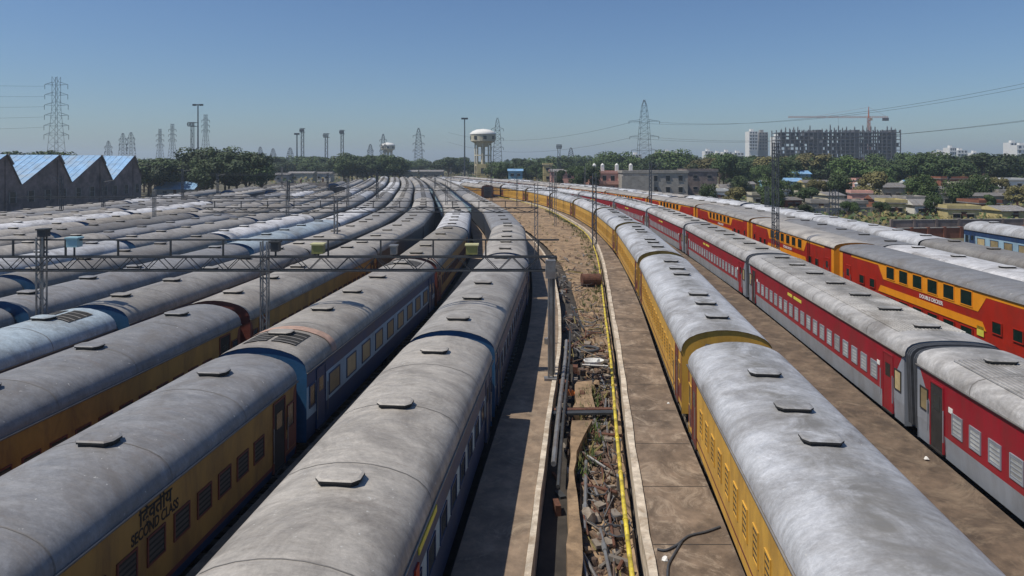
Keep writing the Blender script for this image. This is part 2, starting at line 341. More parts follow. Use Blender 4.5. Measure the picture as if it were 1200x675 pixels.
# ------------------------------------------------------------ central platforms
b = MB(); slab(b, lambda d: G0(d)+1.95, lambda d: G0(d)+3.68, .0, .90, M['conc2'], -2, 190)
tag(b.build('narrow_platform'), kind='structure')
b = MB(); slab(b, lambda d: G0(d)+3.683, lambda d: G0(d)+3.86, .0, .94, M['kerb'], -2, 190, 1.3, .015)
tag(b.build('platform_kerb'), kind='structure')
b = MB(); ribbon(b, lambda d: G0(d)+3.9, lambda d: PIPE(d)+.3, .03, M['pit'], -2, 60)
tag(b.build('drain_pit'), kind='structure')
w1 = curve([(0, 5.15), (17, 5.05), (24, 5.0), (26, 5.4), (28, 5.35), (33, 5.2), (60, 4.95)])
b = MB(); slab(b, lambda d: G0(d)+4.66, lambda d: G0(d)+w1(d), .03, .80, M['soil'], -2, 26, .7, .05)
slab(b, lambda d: G0(d)+4.75, lambda d: G0(d)+5.5, .03, .72, M['soil'], 27.6, 31, .7, .08)
tag(b.build('dirt_bank'), kind='structure')
# ditch floor: rough dirt
b = MB(); secs = []; d = -2; random.seed(4)
while d < 33:
    x0 = G0(d)+5.0; x1 = PIPE(d)+.25
    secs.append([(x0+(x1-x0)*t, d, .25+random.uniform(-.1, .14)) for t in (1, .85, .7, .55, .4, .25, .1, 0)]); d += .35
b.loft(secs, M['soil'])
tag(b.build('ditch_floor'), kind='structure')
b = MB(); secs = []; d = 32
while d < 188:
    x0 = G0(d)+5.1; x1 = PIPE(d)+.2
    e = min(1, (d-32)/3)*.35
    secs.append([(x0+(x1-x0)*t, d, .3+e+random.uniform(-.07, .07)-(.25 if t == 0 else 0)) for t in (1, .9, .8, .7, .6, .5, .4, .3, .2, .1, 0)]); d += .8
b.loft(secs, M['soil'])
tag(b.build('dirt_strip'), kind='structure')
b = MB(); slab(b, lambda d: PIPE(d)+.36, lambda d: PIPE(d)+.58, .0, .97, M['kerb'], -2, 176, 1.1, .025)
tag(b.build('whitewashed_kerb'), kind='structure')
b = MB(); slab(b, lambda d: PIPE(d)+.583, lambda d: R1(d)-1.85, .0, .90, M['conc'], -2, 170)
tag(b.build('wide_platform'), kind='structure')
b = MB(); slab(b, lambda d: R1(d)+1.95, lambda d: R2(d)-1.9, .0, .85, M['concdark'], -2, 150)
tag(b.build('far_platform'), kind='structure')
b = MB(); slab(b, lambda d: G(1)(d)+1.9, lambda d: G0(d)-1.85, .0, .85, M['conc2'], 0, 160)
tag(b.build('left_platform'), kind='structure')
# expansion joints and patches on the wide platform
b = MB()
for d in [5+3.1*i for i in range(20)]:
    b.box(PIPE(d)+.62, R1(d)-1.9, d, d+.03, .902, .905, M['pit'])
tag(b.build('platform_joints'), kind='structure')

# ------------------------------------------------------------ coaches
ICF = [(1.63, 3.30), (1.625, 3.42), (1.585, 3.56), (1.50, 3.70), (1.35, 3.84), (1.10, 3.97), (.75, 4.08), (.37, 4.15), (0, 4.17)]
LHB = [(1.63, 3.42), (1.62, 3.58), (1.55, 3.74), (1.40, 3.87), (1.15, 3.955), (.8, 4.01), (.4, 4.04), (0, 4.05)]
DDK = [(1.57, 3.96), (1.54, 4.08), (1.42, 4.19), (1.15, 4.29), (.75, 4.35), (.35, 4.38), (0, 4.39)]
def full(prof): return prof + [(-x, z) for x, z in reversed(prof[:-1])]
def coach(kind, lod):
    """kind: yellow blue red ddk post plain; returns the root with its parts"""
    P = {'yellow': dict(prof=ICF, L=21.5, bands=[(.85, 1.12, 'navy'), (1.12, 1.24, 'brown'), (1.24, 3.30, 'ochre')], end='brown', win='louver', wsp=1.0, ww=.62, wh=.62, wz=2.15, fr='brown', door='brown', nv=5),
         'post': dict(prof=ICF, L=21.5, bands=[(.85, 1.05, 'dark'), (1.05, 1.3, 'yellow'), (1.3, 1.38, 'brown'), (1.38, 3.30, 'yellow')], end='yellow', win='yellow', wsp=1.0, ww=.42, wh=.75, wz=2.2, fr='yellow', door='brown', nv=7),
         'blue': dict(prof=ICF, L=21.5, bands=[(.85, 1.65, 'navy'), (1.65, 2.75, 'sky'), (2.75, 3.30, 'navy')], end='endblue', win='amberglass', wsp=2.0, ww=1.15, wh=.78, wz=2.2, fr='navy', door='navy', nv=5),
         'navy': dict(prof=ICF, L=21.5, bands=[(.85, 1.9, 'navy'), (1.9, 2.6, 'sky'), (2.6, 3.30, 'navy')], end='endblue', win='glass', wsp=1.35, ww=.75, wh=.62, wz=2.25, fr='navy', door='navy', nv=5),
         'red': dict(prof=LHB, L=23.2, bands=[(.80, 1.55, 'grey'), (1.55, 3.42, 'red')], end='grey', win='paleglass', wsp=1.0, ww=.56, wh=.66, wz=2.15, fr='grey', door='red', nv=7),
         'ddk': dict(prof=DDK, L=22.6, bands=[(.55, 3.96, 'redorange')], end='amber', win='greenglass', wsp=1.56, ww=1.0, wh=.8, wz=3.4, fr='amber', door='redorange', nv=0),
         'grey': dict(prof=LHB, L=23.2, bands=[(.85, 3.42, 'slatepaint')], end='rubber', win='glass', wsp=1.6, ww=.9, wh=.6, wz=2.2, fr='grey', door='grey', nv=5)}[kind]
    L = P['L']; hl = L/2; prof = full(P['prof']); ze = P['prof'][0][1]; hw = P['prof'][0][0]-.02
    nm = 'double_decker_coach' if kind == 'ddk' else 'passenger_coach'
    root = thing(nm, (0, 0, 0))
    b = MB()
    for z0, z1, m in P['bands']:
        x0 = hw-.06 if z0 < 1.2 and z0 == P['bands'][0][0] else hw
        for s in (1, -1):
            q = [(s*x0, -hl, z0), (s*x0, hl, z0), (s*hw, hl, z1), (s*hw, -hl, z1)]
            b.poly(q if s > 0 else q[::-1], M[m])
    zb = P['bands'][0][0]
    b.poly([(hw-.06, -hl, zb), (-hw+.06, -hl, zb), (-hw+.06, hl, zb), (hw-.06, hl, zb)], M['dark'])
    for s in (-1, 1):
        pts = [(x*.995, s*hl, z-.012) for x, z in prof] + [(-hw, s*hl, zb), (hw, s*hl, zb)]
        b.poly(pts if s < 0 else pts[::-1], M[P['end']])
    if lod == 0 or kind == 'grey':
        pass
    b.build('body', root)
    # roof
    b = MB(); secs = []
    ys = [-hl-.05, -hl+.25] + [-hl+.25+(L-.5)*i/12 for i in range(1, 12)] + [hl-.25, hl+.05]
    for i, y in enumerate(ys):
        k = .985 if i in (0, len(ys)-1) else 1
        secs.append([(x*(1 if k == 1 else .992), y, ze+(z-ze)*(k if k < 1 else 1)) for x, z in prof])
    RM = M['roof_silver'] if kind in ('post', 'red') else M['roof']
    b.loft(secs, RM)
    # gutter lip and seams
    for s in (1, -1):
        b.box(s*(hw+.045)-.02, s*(hw+.045)+.02, -hl-.04, hl+.04, ze-.05, ze+.004, M['roof_ribs'])
    if lod and kind != 'post':
        n = 6 if kind != 'red' else 7
        for i in range(1, n):
            y = -hl+L*i/n
            b.loft([[(x*1.004, yy, z+.008) for x, z in prof] for yy in (y-.014, y+.014)], M['roof_ribs'])
    if kind == 'red' and lod:
        for k in range(-9, 10):
            x = k*.13; b.box(x-.012, x+.012, -hl+1.5, hl-1.5, 3.93, 4.062-.055*(x/1.15)**2*1.0, RM)
    b.build('roof', root, smooth=True)
    ro = root.children[-1]
    me = ro.data
    # gangways
    for s in (-1, 1):
        b = MB()
        if kind == 'red': pts = [(x*.97, z-.06) for x, z in prof] + [(-1.5, 1.0), (1.5, 1.0)]
        elif kind == 'ddk': pts = [(1.1, 3.6), (.8, 3.85), (-.8, 3.85), (-1.1, 3.6), (-1.1, .9), (1.1, .9)]
        else: pts = [(.95, 3.3), (.75, 3.6), (-.75, 3.6), (-.95, 3.3), (-.95, 1.0), (.95, 1.0)]
        for q in range(3):
            ya = s*(hl+.06+q*.12); yb = s*(hl+.06+q*.12+.09)
            secs = [[(x, ya, z) for x, z in pts], [(x, yb, z) for x, z in pts]]
            if s > 0: secs = secs[::-1]
            b.loft(secs[::-1], M['rubber'] if kind != 'ddk' or q else M['amber'], closed=True)
            f = secs[0]
            b.poly([(x, yb, z) for x, z in pts], M['rubber'])
            b.poly([(x, ya, z) for x, z in pts], M['rubber'])
        b.build('gangway', root)
    # vents
    nv = P['nv']
    if nv:
        vy = [-hl+1.9+(L-3.8)*i/(nv-1) for i in range(nv)] if kind != 'post' else [-8.7, -6.0, -3.9, 2.0, 4.1, 7.0]
        if P['prof'] is ICF and kind != 'post': vy = [-9.0, -4.8, -.8, 3.5, 8.6]
        vb = MB(); wx, wy = (.44, .31) if kind != 'red' else (.46, .2)
        oc = [(wx, wy*.5), (wx*.72, wy), (-wx*.72, wy), (-wx, wy*.5), (-wx, -wy*.5), (-wx*.72, -wy), (wx*.72, -wy), (wx, -wy*.5)]
        zt = P['prof'][-1][1]-.02
        vb.loft([[(x*.9, y*.9, -.05) for x, y in oc], [(x*.9, y*.9, .10) for x, y in oc]], M['vent_dark'], closed=True)
        vb.loft([[(x, y, .075) for x, y in oc], [(x, y, .12) for x, y in oc]], M['vent_dark'], closed=True)
        vb.loft([[(x, y, .12) for x, y in oc], [(x*.88, y*.85, .145) for x, y in oc]], RM, closed=True)
        vb.poly([(x*.88, y*.85, .145) for x, y in oc], RM); vb.poly([(x, y, .075) for x, y in oc][::-1], M['vent_dark'])
        first = None
        for y in vy:
            if first is None: first = vb.build('roof_vent', root, loc=(0, y, zt))
            else:
                c = first.copy(); C.objects.link(c); c.location = (0, y, zt); c.parent = root
    if lod == 0:
        return root
    # windows
    def win_mesh(ww, wh, gm, fm, lou=False):
        o = MB(); t = .045
        o.box(-.004, .012, -ww/2, ww/2, -wh/2, wh/2, M[gm])
        for a in (-1, 1):
            o.box(0, .03, a*(ww/2)-t/2, a*(ww/2)+t/2, -wh/2-t/2, wh/2+t/2, M[fm])
            o.box(0, .028, -ww/2, ww/2, a*(wh/2)-t/2, a*(wh/2)+t/2, M[fm])
        if lou:
            for k in range(5): o.box(.008, .022, -ww/2, ww/2, -wh/2+wh*(k+.5)/5-.018, -wh/2+wh*(k+.5)/5+.018, M['dark'] if gm in ('louver', 'yellow') else M[fm])
        return o
    me = None
    ys = []
    span = hl-(2.6 if kind != 'ddk' else 4.6)
    n = int(2*span/P['wsp'])
    if kind == 'ddk': n = 6; ys = [(k-2.5)*P['wsp'] for k in range(6)]
    else: ys = [-n*P['wsp']/2+P['wsp']*k for k in range(n+1)]
    def put(mb_, name, spots):
        nonlocal root
        f = None
        for (x, y, z, rz) in spots:
            if f is None: f = mb_.build(name, root, loc=(x, y, z), rz=rz)
            else:
                c = f.copy(); C.objects.link(c); c.location = (x, y, z); c.rotation_euler.z = rz; c.parent = root
        return f
    sp = [(s*hw, y, P['wz'], 0 if s > 0 else math.pi) for s in (1, -1) for y in ys]
    if kind == 'ddk':
        put(win_mesh(P['ww'], P['wh'], P['win'], P['fr']), 'window', [(x+(.006 if x > 0 else -.006), y, z, r) for x, y, z, r in sp])
        put(win_mesh(P['ww'], .62, P['win'], 'redorange'), 'window', [(x, y, 1.55, r) for x, y, z, r in sp])
        put(win_mesh(.7, .6, P['win'], 'redorange'), 'window', [(s*hw, y, 2.35, 0 if s > 0 else math.pi) for s in (1, -1) for y in (-hl+3.5, -hl+5.0, hl-3.5, hl-5.0)])
        for s in (1, -1):
            o = MB(); e = .004*s
            y0, y1 = -5.1, 5.1
            def pl(pts, m='amber'): 
                q = [(s*hw+e, y, z) for y, z in pts]; o.poly(q if s > 0 else q[::-1], M[m])
            pl([(-hl+1.9, 3.7), (hl-1.9, 3.7), (hl-1.9, 3.95), (-hl+1.9, 3.95)])
            pl([(y0+.25, 2.86), (y1-.25, 2.86), (y1+.4, 3.7), (y0-.4, 3.7)])
            o.build('window_stripe', root)
            o = MB()
            pl([(y0-.4, 1.98), (y1+.4, 1.98), (y1+.1, 2.42), (y0-.1, 2.42)])
            pl([(-hl, .56), (hl, .56), (hl, .75), (-hl, .75)])
            o.build('lower_stripe', root)
            for yy in (-hl, hl-.5):
                o = MB(); pl([(yy, .9), (yy+.5, .9), (yy+.5, 3.9), (yy, 3.9)]); o.build('end_stripe', root)
            o = MB(); pl([(-hl+6.0, 1.65), (-hl+6.55, 1.65), (-hl+6.55, 2.15), (-hl+6.0, 2.15)], 'lemon'); o.build('notice_plate', root)
    else:
        put(win_mesh(P['ww'], P['wh'], P['win'], P['fr'], kind in ('yellow', 'post', 'red')), 'window', sp)
        put(win_mesh(.5, .75, 'glass' if kind != 'red' else 'amberglass', P['fr'] if kind != 'red' else 'dark'), 'window', [(s*(hw+.006), y, 2.35, 0 if s > 0 else math.pi) for s in (1, -1) for y in (-hl+.5, hl-.5)])  # red coaches: tan pane paints a yellow reflection into the end windows
    # doors, each with a handrail
    for s in (1, -1):
        for yd in (-hl+1.35, hl-1.35):
            o = MB(); dw = .42; z0 = P['bands'][0][0]+.12; z1 = 3.12 if kind != 'ddk' else 3.0
            o.box(s*hw-.004 if s > 0 else s*hw-.012, s*hw+.012 if s > 0 else s*hw+.004, yd-dw, yd+dw, z0, z1, M['dark'] if (kind in ('yellow', 'red') and yd > 0) else M[P['door']])  # black panel paints the shade inside an open doorway
            for a in (-1, 1): o.box(s*hw-.03, s*hw+.03, yd+a*dw-.03, yd+a*dw+.03, z0, z1, M[P['door']])
            o.box(s*hw-.028, s*hw+.028, yd-dw, yd+dw, z1-.03, z1+.03, M[P['door']])
            o.box(s*hw-.05, s*hw+.05, yd-dw, yd+dw, z0-.06, z0, M['dark'])
            o.box(s*hw-.02, s*hw+.02, yd-.2, yd+.2, 2.25, 2.75, M['glass'])
            dr = o.build('door', root)
            for a in (-1, 1):
                o = MB(); o.tube((s*(hw+.07), yd+a*(dw+.1), 1.35), (s*(hw+.07), yd+a*(dw+.1), 2.4), .016, M['steel'] if kind != 'red' else M['grey'], 6)
                o.build('handrail', dr)
    if kind == 'red':
        for s in (1, -1):
            for yy in (-hl, hl):
                o = MB(); a = 1 if yy < 0 else -1
                q = [(s*(hw+.004), yy, 1.55), (s*(hw+.004), yy+a*.95, 1.55), (s*(hw+.004), yy+a*.95, 2.2), (s*(hw+.004), yy+a*.15, 3.35), (s*(hw+.004), yy, 3.35)]
                o.poly(q if s*a > 0 else q[::-1], M['grey'])
                o.build('grey_end_panel', root)
            for ya, yb in ((.2, 1.5), (1.8, 2.6)):
                o = MB(); o.box(s*hw-.02, s*hw+.02, ya, yb, 2.9, 3.05, M['lemon']); o.build('name_plate', root)
            for yy in (-hl+2.2, hl-2.2):
                o = MB(); o.box(s*hw-.015, s*hw+.015, yy-.12, yy+.12, 2.45, 2.62, M['white']); o.build('number_plate', root)
    # lettering strips on blue and postal coaches are added to single coaches below
    if kind in ('yellow', 'post'):
        for s in (1, -1):
            for yy in (-hl, hl):
                a = 1 if yy < 0 else -1; o = MB(); X_ = s*(hw+.003)
                q = [(X_, yy, 1.26), (X_, yy+a*1.9, 1.26), (X_, yy+a*.75, 1.7), (X_, yy+a*.35, 2.5), (X_, yy+a*.2, 3.1), (X_, yy, 3.22)]
                o.poly(q if s*a > 0 else q[::-1], M['brown']); o.build('brown_end_panel', root)
    # underframe and bogies
    o = MB(); o.box(-1.0, 1.0, -hl+.3, hl-.3, .72, zb, M['dark'])
    o.box(-1.35, -.5, -2.4, -.4, .35, .82, M['dark']); o.box(.5, 1.35, .3, 2.6, .35, .82, M['dark'])
    for yy in (-hl-.3, hl+.3):
        for xx in (-.87, .87): o.tube((xx, yy, .98), (xx, yy*.97, .98), .16, M['dark'], 10)
    o.build('underframe', root)
    bb = MB()
    for s in (1, -1):
        bb.box(s*1.02-.06, s*1.02+.06, -1.6, 1.6, .55, .78, M['dark'])
        bb.tube((s*1.02, -.45, .4), (s*1.02, -.45, .75), .1, M['rust'], 8); bb.tube((s*1.02, .45, .4), (s*1.02, .45, .75), .1, M['rust'], 8)
        for yy in (-1.4, 1.4): bb.box(s*1.02-.12, s*1.02+.12, yy-.17, yy+.17, .38, .66, M['dark'])
    bb.box(-.9, .9, -.3, .3, .45, .72, M['dark'])
    wb = MB()
    for s in (1, -1): wb.tube((s*.76, 0, .77-.0), (s*.90, 0, .77), .457, M['rust'], 20)
    wb.tube((-.76, 0, .77), (.76, 0, .77), .08, M['rust'], 8)
    f = None
    for yy in (-7.4, 7.4):
        bo = bb.build('bogie', root, loc=(0, yy, 0)) if f is None else f.copy()
        if f is None:
            f = bo
        else: C.objects.link(bo); bo.location = (0, yy, 0); bo.parent = root
        for q in (-1.4, 1.4): wb.build('wheelset', bo, loc=(0, q, 0))
    return root

PROTO = {}; USED = set()
TINT = {'pale': (1.42, 1.45, 1.5), 'grey': (1.0, 1.0, 1.0), 'warm': (1.2, 1.17, 1.12), 'dark': (.62, .62, .62), 'white': (2.0, 2.1, 2.3), 'silver': (1.62, 1.74, 1.95), 'blue': (1.15, 1.45, 1.75),
        'dusty': (.98, .93, .84), 'slate': (.72, .76, .84)}
def place(kind, lod, f, d0, length, tint, label, group):
    """one coach between two points of its row's centre line"""
    key = (kind, lod)
    if key not in PROTO: PROTO[key] = coach(kind, lod); c = PROTO[key]; USED.add(key)
    else: c = copy_tree(PROTO[key])
    d1 = d0+length
    for _ in range(6):
        x0, x1 = f(d0), f(d1); l = math.hypot(x1-x0, d1-d0); d1 += (length-l)*((d1-d0)/l)
    c.location = ((f(d0)+f(d1))/2, (d0+d1)/2, 0)
    c.rotation_euler.z = math.atan2(-(f(d1)-f(d0)), d1-d0); c.scale.x = 1.06 if f(30) > -17 else 1.0
    t = TINT[tint]; j = random.uniform(.84, 1.12)
    for ch in bpy_children(c, key):
        if ch.name.startswith('roof'): ch.color = (t[0]*j, t[1]*j, t[2]*j, 1)
    cat = 'railway coach'
    tag(c, label, cat, group)
    return c, d1
def bpy_children(c, key): return [o for o in c.children]

kindname = {'yellow': 'yellow', 'post': 'yellow', 'blue': 'blue', 'navy': 'navy', 'red': 'red', 'ddk': 'red-and-amber double-decker', 'grey': 'dark-sided'}
tintname = {'pale': 'grey-roofed', 'grey': 'grey-roofed', 'warm': 'grey-roofed', 'dark': 'dark-roofed', 'white': 'white-roofed', 'silver': 'silver-roofed', 'blue': 'pale-roofed', 'dusty': 'dusty-roofed', 'slate': 'grey-roofed'}
def row(f, name, start, pitch, specs, dmax, side, first_vis=0, group=None, lodf=None, skip=()):
    d = start; i = 0; n = 0; made = []
    while d < dmax:
        kind, tint = specs[i] if i < len(specs) else random.choice(specs[-3:])
        mid = d+pitch/2; u = 800*f(mid)/max(mid, 1)
        vis = (d+pitch > 5) and (min(abs(800*f(d+pitch)/max(1, d+pitch)), abs(u)) < 640)
        if vis and i not in skip:
            n += 1
            lod = lodf(mid) if lodf else 1
            lb = f'{tintname[tint]} {kindname[kind]} coach, {ordw(n)} from camera, {name}'
            c, d2 = place(kind, lod, f, d, pitch, tint, lb, group)
            made.append(c); d = d2
        else:
            d1 = d+pitch
            for _ in range(4):
                l = math.hypot(f(d1)-f(d), d1-d); d1 += (pitch-l)
            d = d1
        i += 1
    return made
def near(dm): return lambda m: 1 if m < dm else 0
random.seed(5)
LG = 'coaches parked in the left yard'; RG = 'coaches parked on the right tracks'
g0 = row(G(0), 'first row left of the narrow platform', 26-22.4, 22.4, [('navy', 'warm'), ('navy', 'grey'), ('navy', 'warm'), ('grey', 'slate'), ('grey', 'warm'), ('navy', 'grey'), ('navy', 'slate')], 262, 'l', group=LG, lodf=near(80))
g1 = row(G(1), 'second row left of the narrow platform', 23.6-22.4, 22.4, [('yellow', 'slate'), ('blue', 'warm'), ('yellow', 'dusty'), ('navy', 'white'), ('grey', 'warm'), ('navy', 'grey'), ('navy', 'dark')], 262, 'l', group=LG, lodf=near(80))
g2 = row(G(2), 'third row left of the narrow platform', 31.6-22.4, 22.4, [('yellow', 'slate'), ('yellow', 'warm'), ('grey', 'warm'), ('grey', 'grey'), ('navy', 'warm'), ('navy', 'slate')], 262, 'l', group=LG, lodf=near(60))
g3 = row(G(3), 'fourth row left of the narrow platform', 30.8-22.4, 22.4, [('blue', 'blue'), ('navy', 'grey'), ('grey', 'warm'), ('grey', 'grey'), ('navy', 'grey'), ('navy', 'warm')], 262, 'l', group=LG, lodf=near(45))
g4 = row(G(4), 'fifth row left of the narrow platform', 31.5-22.4, 22.4, [('navy', 'slate'), ('navy', 'slate'), ('blue', 'blue'), ('grey', 'white'), ('grey', 'grey'), ('navy', 'grey')], 262, 'l', group=LG, lodf=near(45))
nms = [ordw(k+1) for k in range(5, 15)]
pool = [('navy', 'grey'), ('grey', 'dusty'), ('navy', 'warm'), ('navy', 'grey'), ('grey', 'warm'), ('navy', 'white'), ('blue', 'silver'), ('grey', 'slate'), ('navy', 'warm'), ('navy', 'dusty'), ('blue', 'grey'), ('grey', 'grey'), ('navy', 'dark')]
GR = [g0, g1, g2, g3, g4]
for k in range(5, 14):
    st = random.uniform(-8, 12)
    sp = [random.choice(pool) for _ in range(14)]
    GR.append(row(G(k), f'{nms[k-5]} row left of the narrow platform', st, 22.4, sp, {5: 262, 6: 250, 7: 235, 8: 210, 9: 190, 10: 180, 11: 175, 12: 165, 13: 150}[k], 'l', group=LG, lodf=near(0), skip=(random.choice([6, 7, 8]),) if k > 6 else ()))
r1 = row(R1, 'row beside the wide platform', 25.6-23.3, 23.3, [('post', 'silver'), ('post', 'silver'), ('post', 'silver'), ('post', 'silver'), ('post', 'white'), ('post', 'silver'), ('post', 'silver'), ('post', 'silver'), ('yellow', 'warm')], 262, 'r', group=RG, lodf=near(190))
r2 = row(R2, 'row behind the yellow coaches', 24.9-24.2, 24.2, [('red', 'pale')]*4+[('red', 'silver')]*6, 262, 'r', group=RG, lodf=near(190))
r3 = row(R3, 'row behind the red coaches', 52-2*23.6, 23.6, [('ddk', 'slate'), ('ddk', 'slate'), ('ddk', 'warm'), ('ddk', 'grey')]+[('ddk', 'warm')]*6, 262, 'r', group=RG, lodf=near(190))
r4 = row(R4, 'row just behind the double-deckers', 30.5, 23.6, [('grey', 'white'), ('grey', 'slate'), ('grey', 'grey'), ('grey', 'warm'), ('navy', 'silver')], 240, 'r', group=RG, lodf=near(60))
r5 = row(R5, 'second row behind the double-deckers', 34.5, 23.6, [('grey', 'dark'), ('grey', 'silver'), ('grey', 'silver'), ('navy', 'silver'), ('grey', 'warm')], 240, 'r', group=RG, lodf=near(60))
r6 = row(R6, 'alone at the right edge', 74.5-23.3, 23.3, [('blue', 'silver')], 74, 'r', group=RG)
mrow = row(lambda d: R1(d)-6.6, 'short row beyond the dirt strip', 182, 22.4, [('yellow', 'warm'), ('post', 'silver')], 222, 'r', group=RG, lodf=near(0))

# roof grilles cut into single coaches near their ends
def roof_z(x):
    p = ICF
    x = abs(x)
    for (x0, z0), (x1, z1) in zip(p[:-1], p[1:]):
        if x1 <= x <= x0: return z1+(z0-z1)*(x-x1)/max(1e-6, x0-x1)
    return p[0][1]
def grille(c, y0, y1, xs):
    for xa, xb in xs:
        b = MB(); n = 6
        for (ya, yb, e, m) in ((y0, y1, .02, 'vent_dark'), (y0, y0+.07, .05, 'roof_ribs'), (y1-.07, y1, .05, 'roof_ribs')):
            secs = [[(xa+(xb-xa)*t/n, y, roof_z(xa+(xb-xa)*t/n)+e) for t in range(n+1)] for y in (ya, yb)]
            b.loft(secs[::-1], M[m])
        k = int((y1-y0)/.3)
        for i in range(1, k):
            y = y0+(y1-y0)*i/k
            secs = [[(xa+(xb-xa)*t/n, yy, roof_z(xa+(xb-xa)*t/n)+.035) for t in range(n+1)] for yy in (y-.03, y+.03)]
            b.loft(secs[::-1], M['vent'])
        b.build('roof_grille', c)
hl = 10.75
def frame_band(c, y, w=.2, m='rust'):
    b = MB(); b.loft([[(x*1.01, yy, z+.03) for x, z in full(ICF)] for yy in (y-w/2, y+w/2)], M[m]); b.build('roof_band', c, smooth=True)
M['pinkband'] = mat('faded_primer_band', (0.36, 0.24, 0.19), 0.8, 0, 0.3, 3)
grille(g1[1], -hl+.7, -hl+2.1, ((-.95, -.08), (.08, .95))); frame_band(g1[1], -hl+2.65, .5, 'pinkband')
grille(g1[1], hl-2.4, hl-.8, ((-1.0, -.1), (.1, 1.0)))
grille(g3[0], hl-2.0, hl-.6, ((-1.0, -.12), (.12, 1.0)))
frame_band(g1[2], -hl+.5, .4, 'pinkband')

# lettering
def letters(body, txt, size, m, parent, loc, rz, name='lettering', sx=1.0):
    cu = bpy.data.curves.new(name, 'FONT'); cu.body = txt; cu.size = size; cu.extrude = .002; cu.offset = size*.022; cu.align_x = 'CENTER'; cu.align_y = 'CENTER'
    t = bpy.data.objects.new(name, cu); C.objects.link(t)
    dg = bpy.context.evaluated_depsgraph_get(); dg.update()
    me = bpy.data.meshes.new_from_object(t.evaluated_get(dg)); bpy.data.objects.remove(t)
    me.materials.clear(); me.materials.append(M[m])
    o = bpy.data.objects.new(name, me); C.objects.link(o); o.parent = parent; o.location = loc
    o.rotation_euler = (R(90), 0, rz); o.scale = (sx, 1, 1)
    return o
# on the near yellow coach: text runs along the right side, read from the right
yl = 16.3-(23.6-22.4/2)
letters(None, '\u093f\u0926\u094d\u0935\u0924\u0940\u092f', .46, 'wire', g1[0], (1.617, yl-.9, 2.98), R(90), sx=.95)
letters(None, 'SECOND CLASS', .34, 'wire', g1[0], (1.617, yl-.9, 2.66), R(90), sx=.72)
for c in (r3[0], r3[1], r3[2]) if len(r3) > 2 else r3:
    letters(None, 'DOUBLE DECKER', .30, 'white', c, (-1.556, -.6, 2.62), R(-90))
# yellow destination board and red board on the near grey-roofed coach
b = MB(); b.box(1.60, 1.64, -1.2, .5, 2.95, 3.1, M['lemon']); b.build('destination_board', g0[0])
b = MB(); b.box(1.60, 1.65, -1.55, -1.25, 2.55, 2.85, M['redorange']); b.build('marker_board', g0[0])

# ------------------------------------------------------------ gantries
def gantry(D, x0, x1, posts, zt, zb, zr, label, boxes=(), lod=1, rail=True):
    g = thing('lattice_gantry', ((x0+x1)/2, D, 0)); cx = (x0+x1)/2
    r = .03 if lod else .03
    b = MB()
    for y in (-.22, .22):
        for z in (zt, zb): b.box(x0-cx, x1-cx, y-r, y+r, z-r, z+r, M['darksteel'])
        x = x0; k = 0; st = .62 if lod else 1.4
        while x < x1-.05:
            xe = min(x+st, x1); a, c2 = (zb, zt) if k % 2 else (zt, zb)
            b.tube((x-cx, y, a), (xe-cx, y, c2), .022 if lod else .022, M['darksteel'], 4); x = xe; k += 1
    b.build('truss', g)
    if rail:
        b = MB(); b.box(x0-cx, x1-cx+.1, -.03, .03, zr-.035, zr+.035, M['darksteel'])
        x = x0+1.0
        while x < x1: b.box(x-cx-.035, x-cx+.035, -.035, .035, zt+.03, zr-.03, M['darksteel']); x += 2.4
        b.build('cable_rail', g)
    for px, pz, kind in posts:
        b = MB(); X = px-cx
        if kind == 'lattice':
            for a in (-.14, .14):
                for c2 in (-.14, .14): b.box(X+a-.03, X+a+.03, c2-.03, c2+.03, 0, pz, M['steel'])
            z = .2; k = 0
            while z < pz-.4:
                b.tube((X-.14*(1 if k % 2 else -1), -.14, z), (X+.14*(1 if k % 2 else -1), -.14, z+.4), .02, M['steel'], 4)
                b.tube((X-.14*(1 if k % 2 else -1), .14, z), (X+.14*(1 if k % 2 else -1), .14, z+.4), .02, M['steel'], 4); z += .4; k += 1
        else:
            b.box(X-.12, X+.12, -.14, -.1, 0, pz, M['steel']); b.box(X-.12, X+.12, .1, .14, 0, pz, M['steel']); b.box(X-.04, X+.04, -.1, .1, 0, pz, M['steel'])
        b.build('post', g)
    for bx, bz, w, h, m1, m2 in boxes:
        b = MB(); X = bx-cx; b.box(X-w/2, X+w/2, -.2, .2, bz, bz+h, M[m1])
        b.box(X-w/2-.05, X+w/2+.05, -.25, .25, bz+h, bz+h+.07, M[m2])
        b.box(X-.03, X+.03, -.03, .03, zt, bz, M['darksteel'])
        b.build('equipment_box', g)
    tag(g, label, 'gantry', 'steel gantries across the tracks')
    return g
M['boxgreen'] = mat('olive_equipment_box', (0.22, 0.22, 0.07), 0.5, 0, 0.2, 2)
M['boxtop'] = mat('cream_box_top', (0.60, 0.57, 0.30), 0.5, 0, 0.1, 2)
M['boxblue'] = mat('pale_blue_box', (0.25, 0.42, 0.48), 0.5, 0, 0.1, 2)
gantry(31.2, -31, 2.05, [(-21.5, 7.2, 'lattice'), (-11.3, 7.0, 'lattice'), (1.85, 6.3, 'ibeam')], 6.3, 5.68, 7.07,
       'nearest dark lattice gantry with lamp boxes crossing above the left coaches',
       [(-1.83, 6.42, .52, .40, 'boxgreen', 'boxtop'), (-8.85, 6.45, .52, .40, 'boxgreen', 'boxtop'), (-20.0, 6.75, .5, .38, 'boxblue', 'boxblue'),
        (-5.4, 6.42, .28, .35, 'steel', 'steel'), (-10.8, 6.55, .35, .4, 'darksteel', 'darksteel'), (-21.4, 7.22, .35, .3, 'darksteel', 'darksteel')])
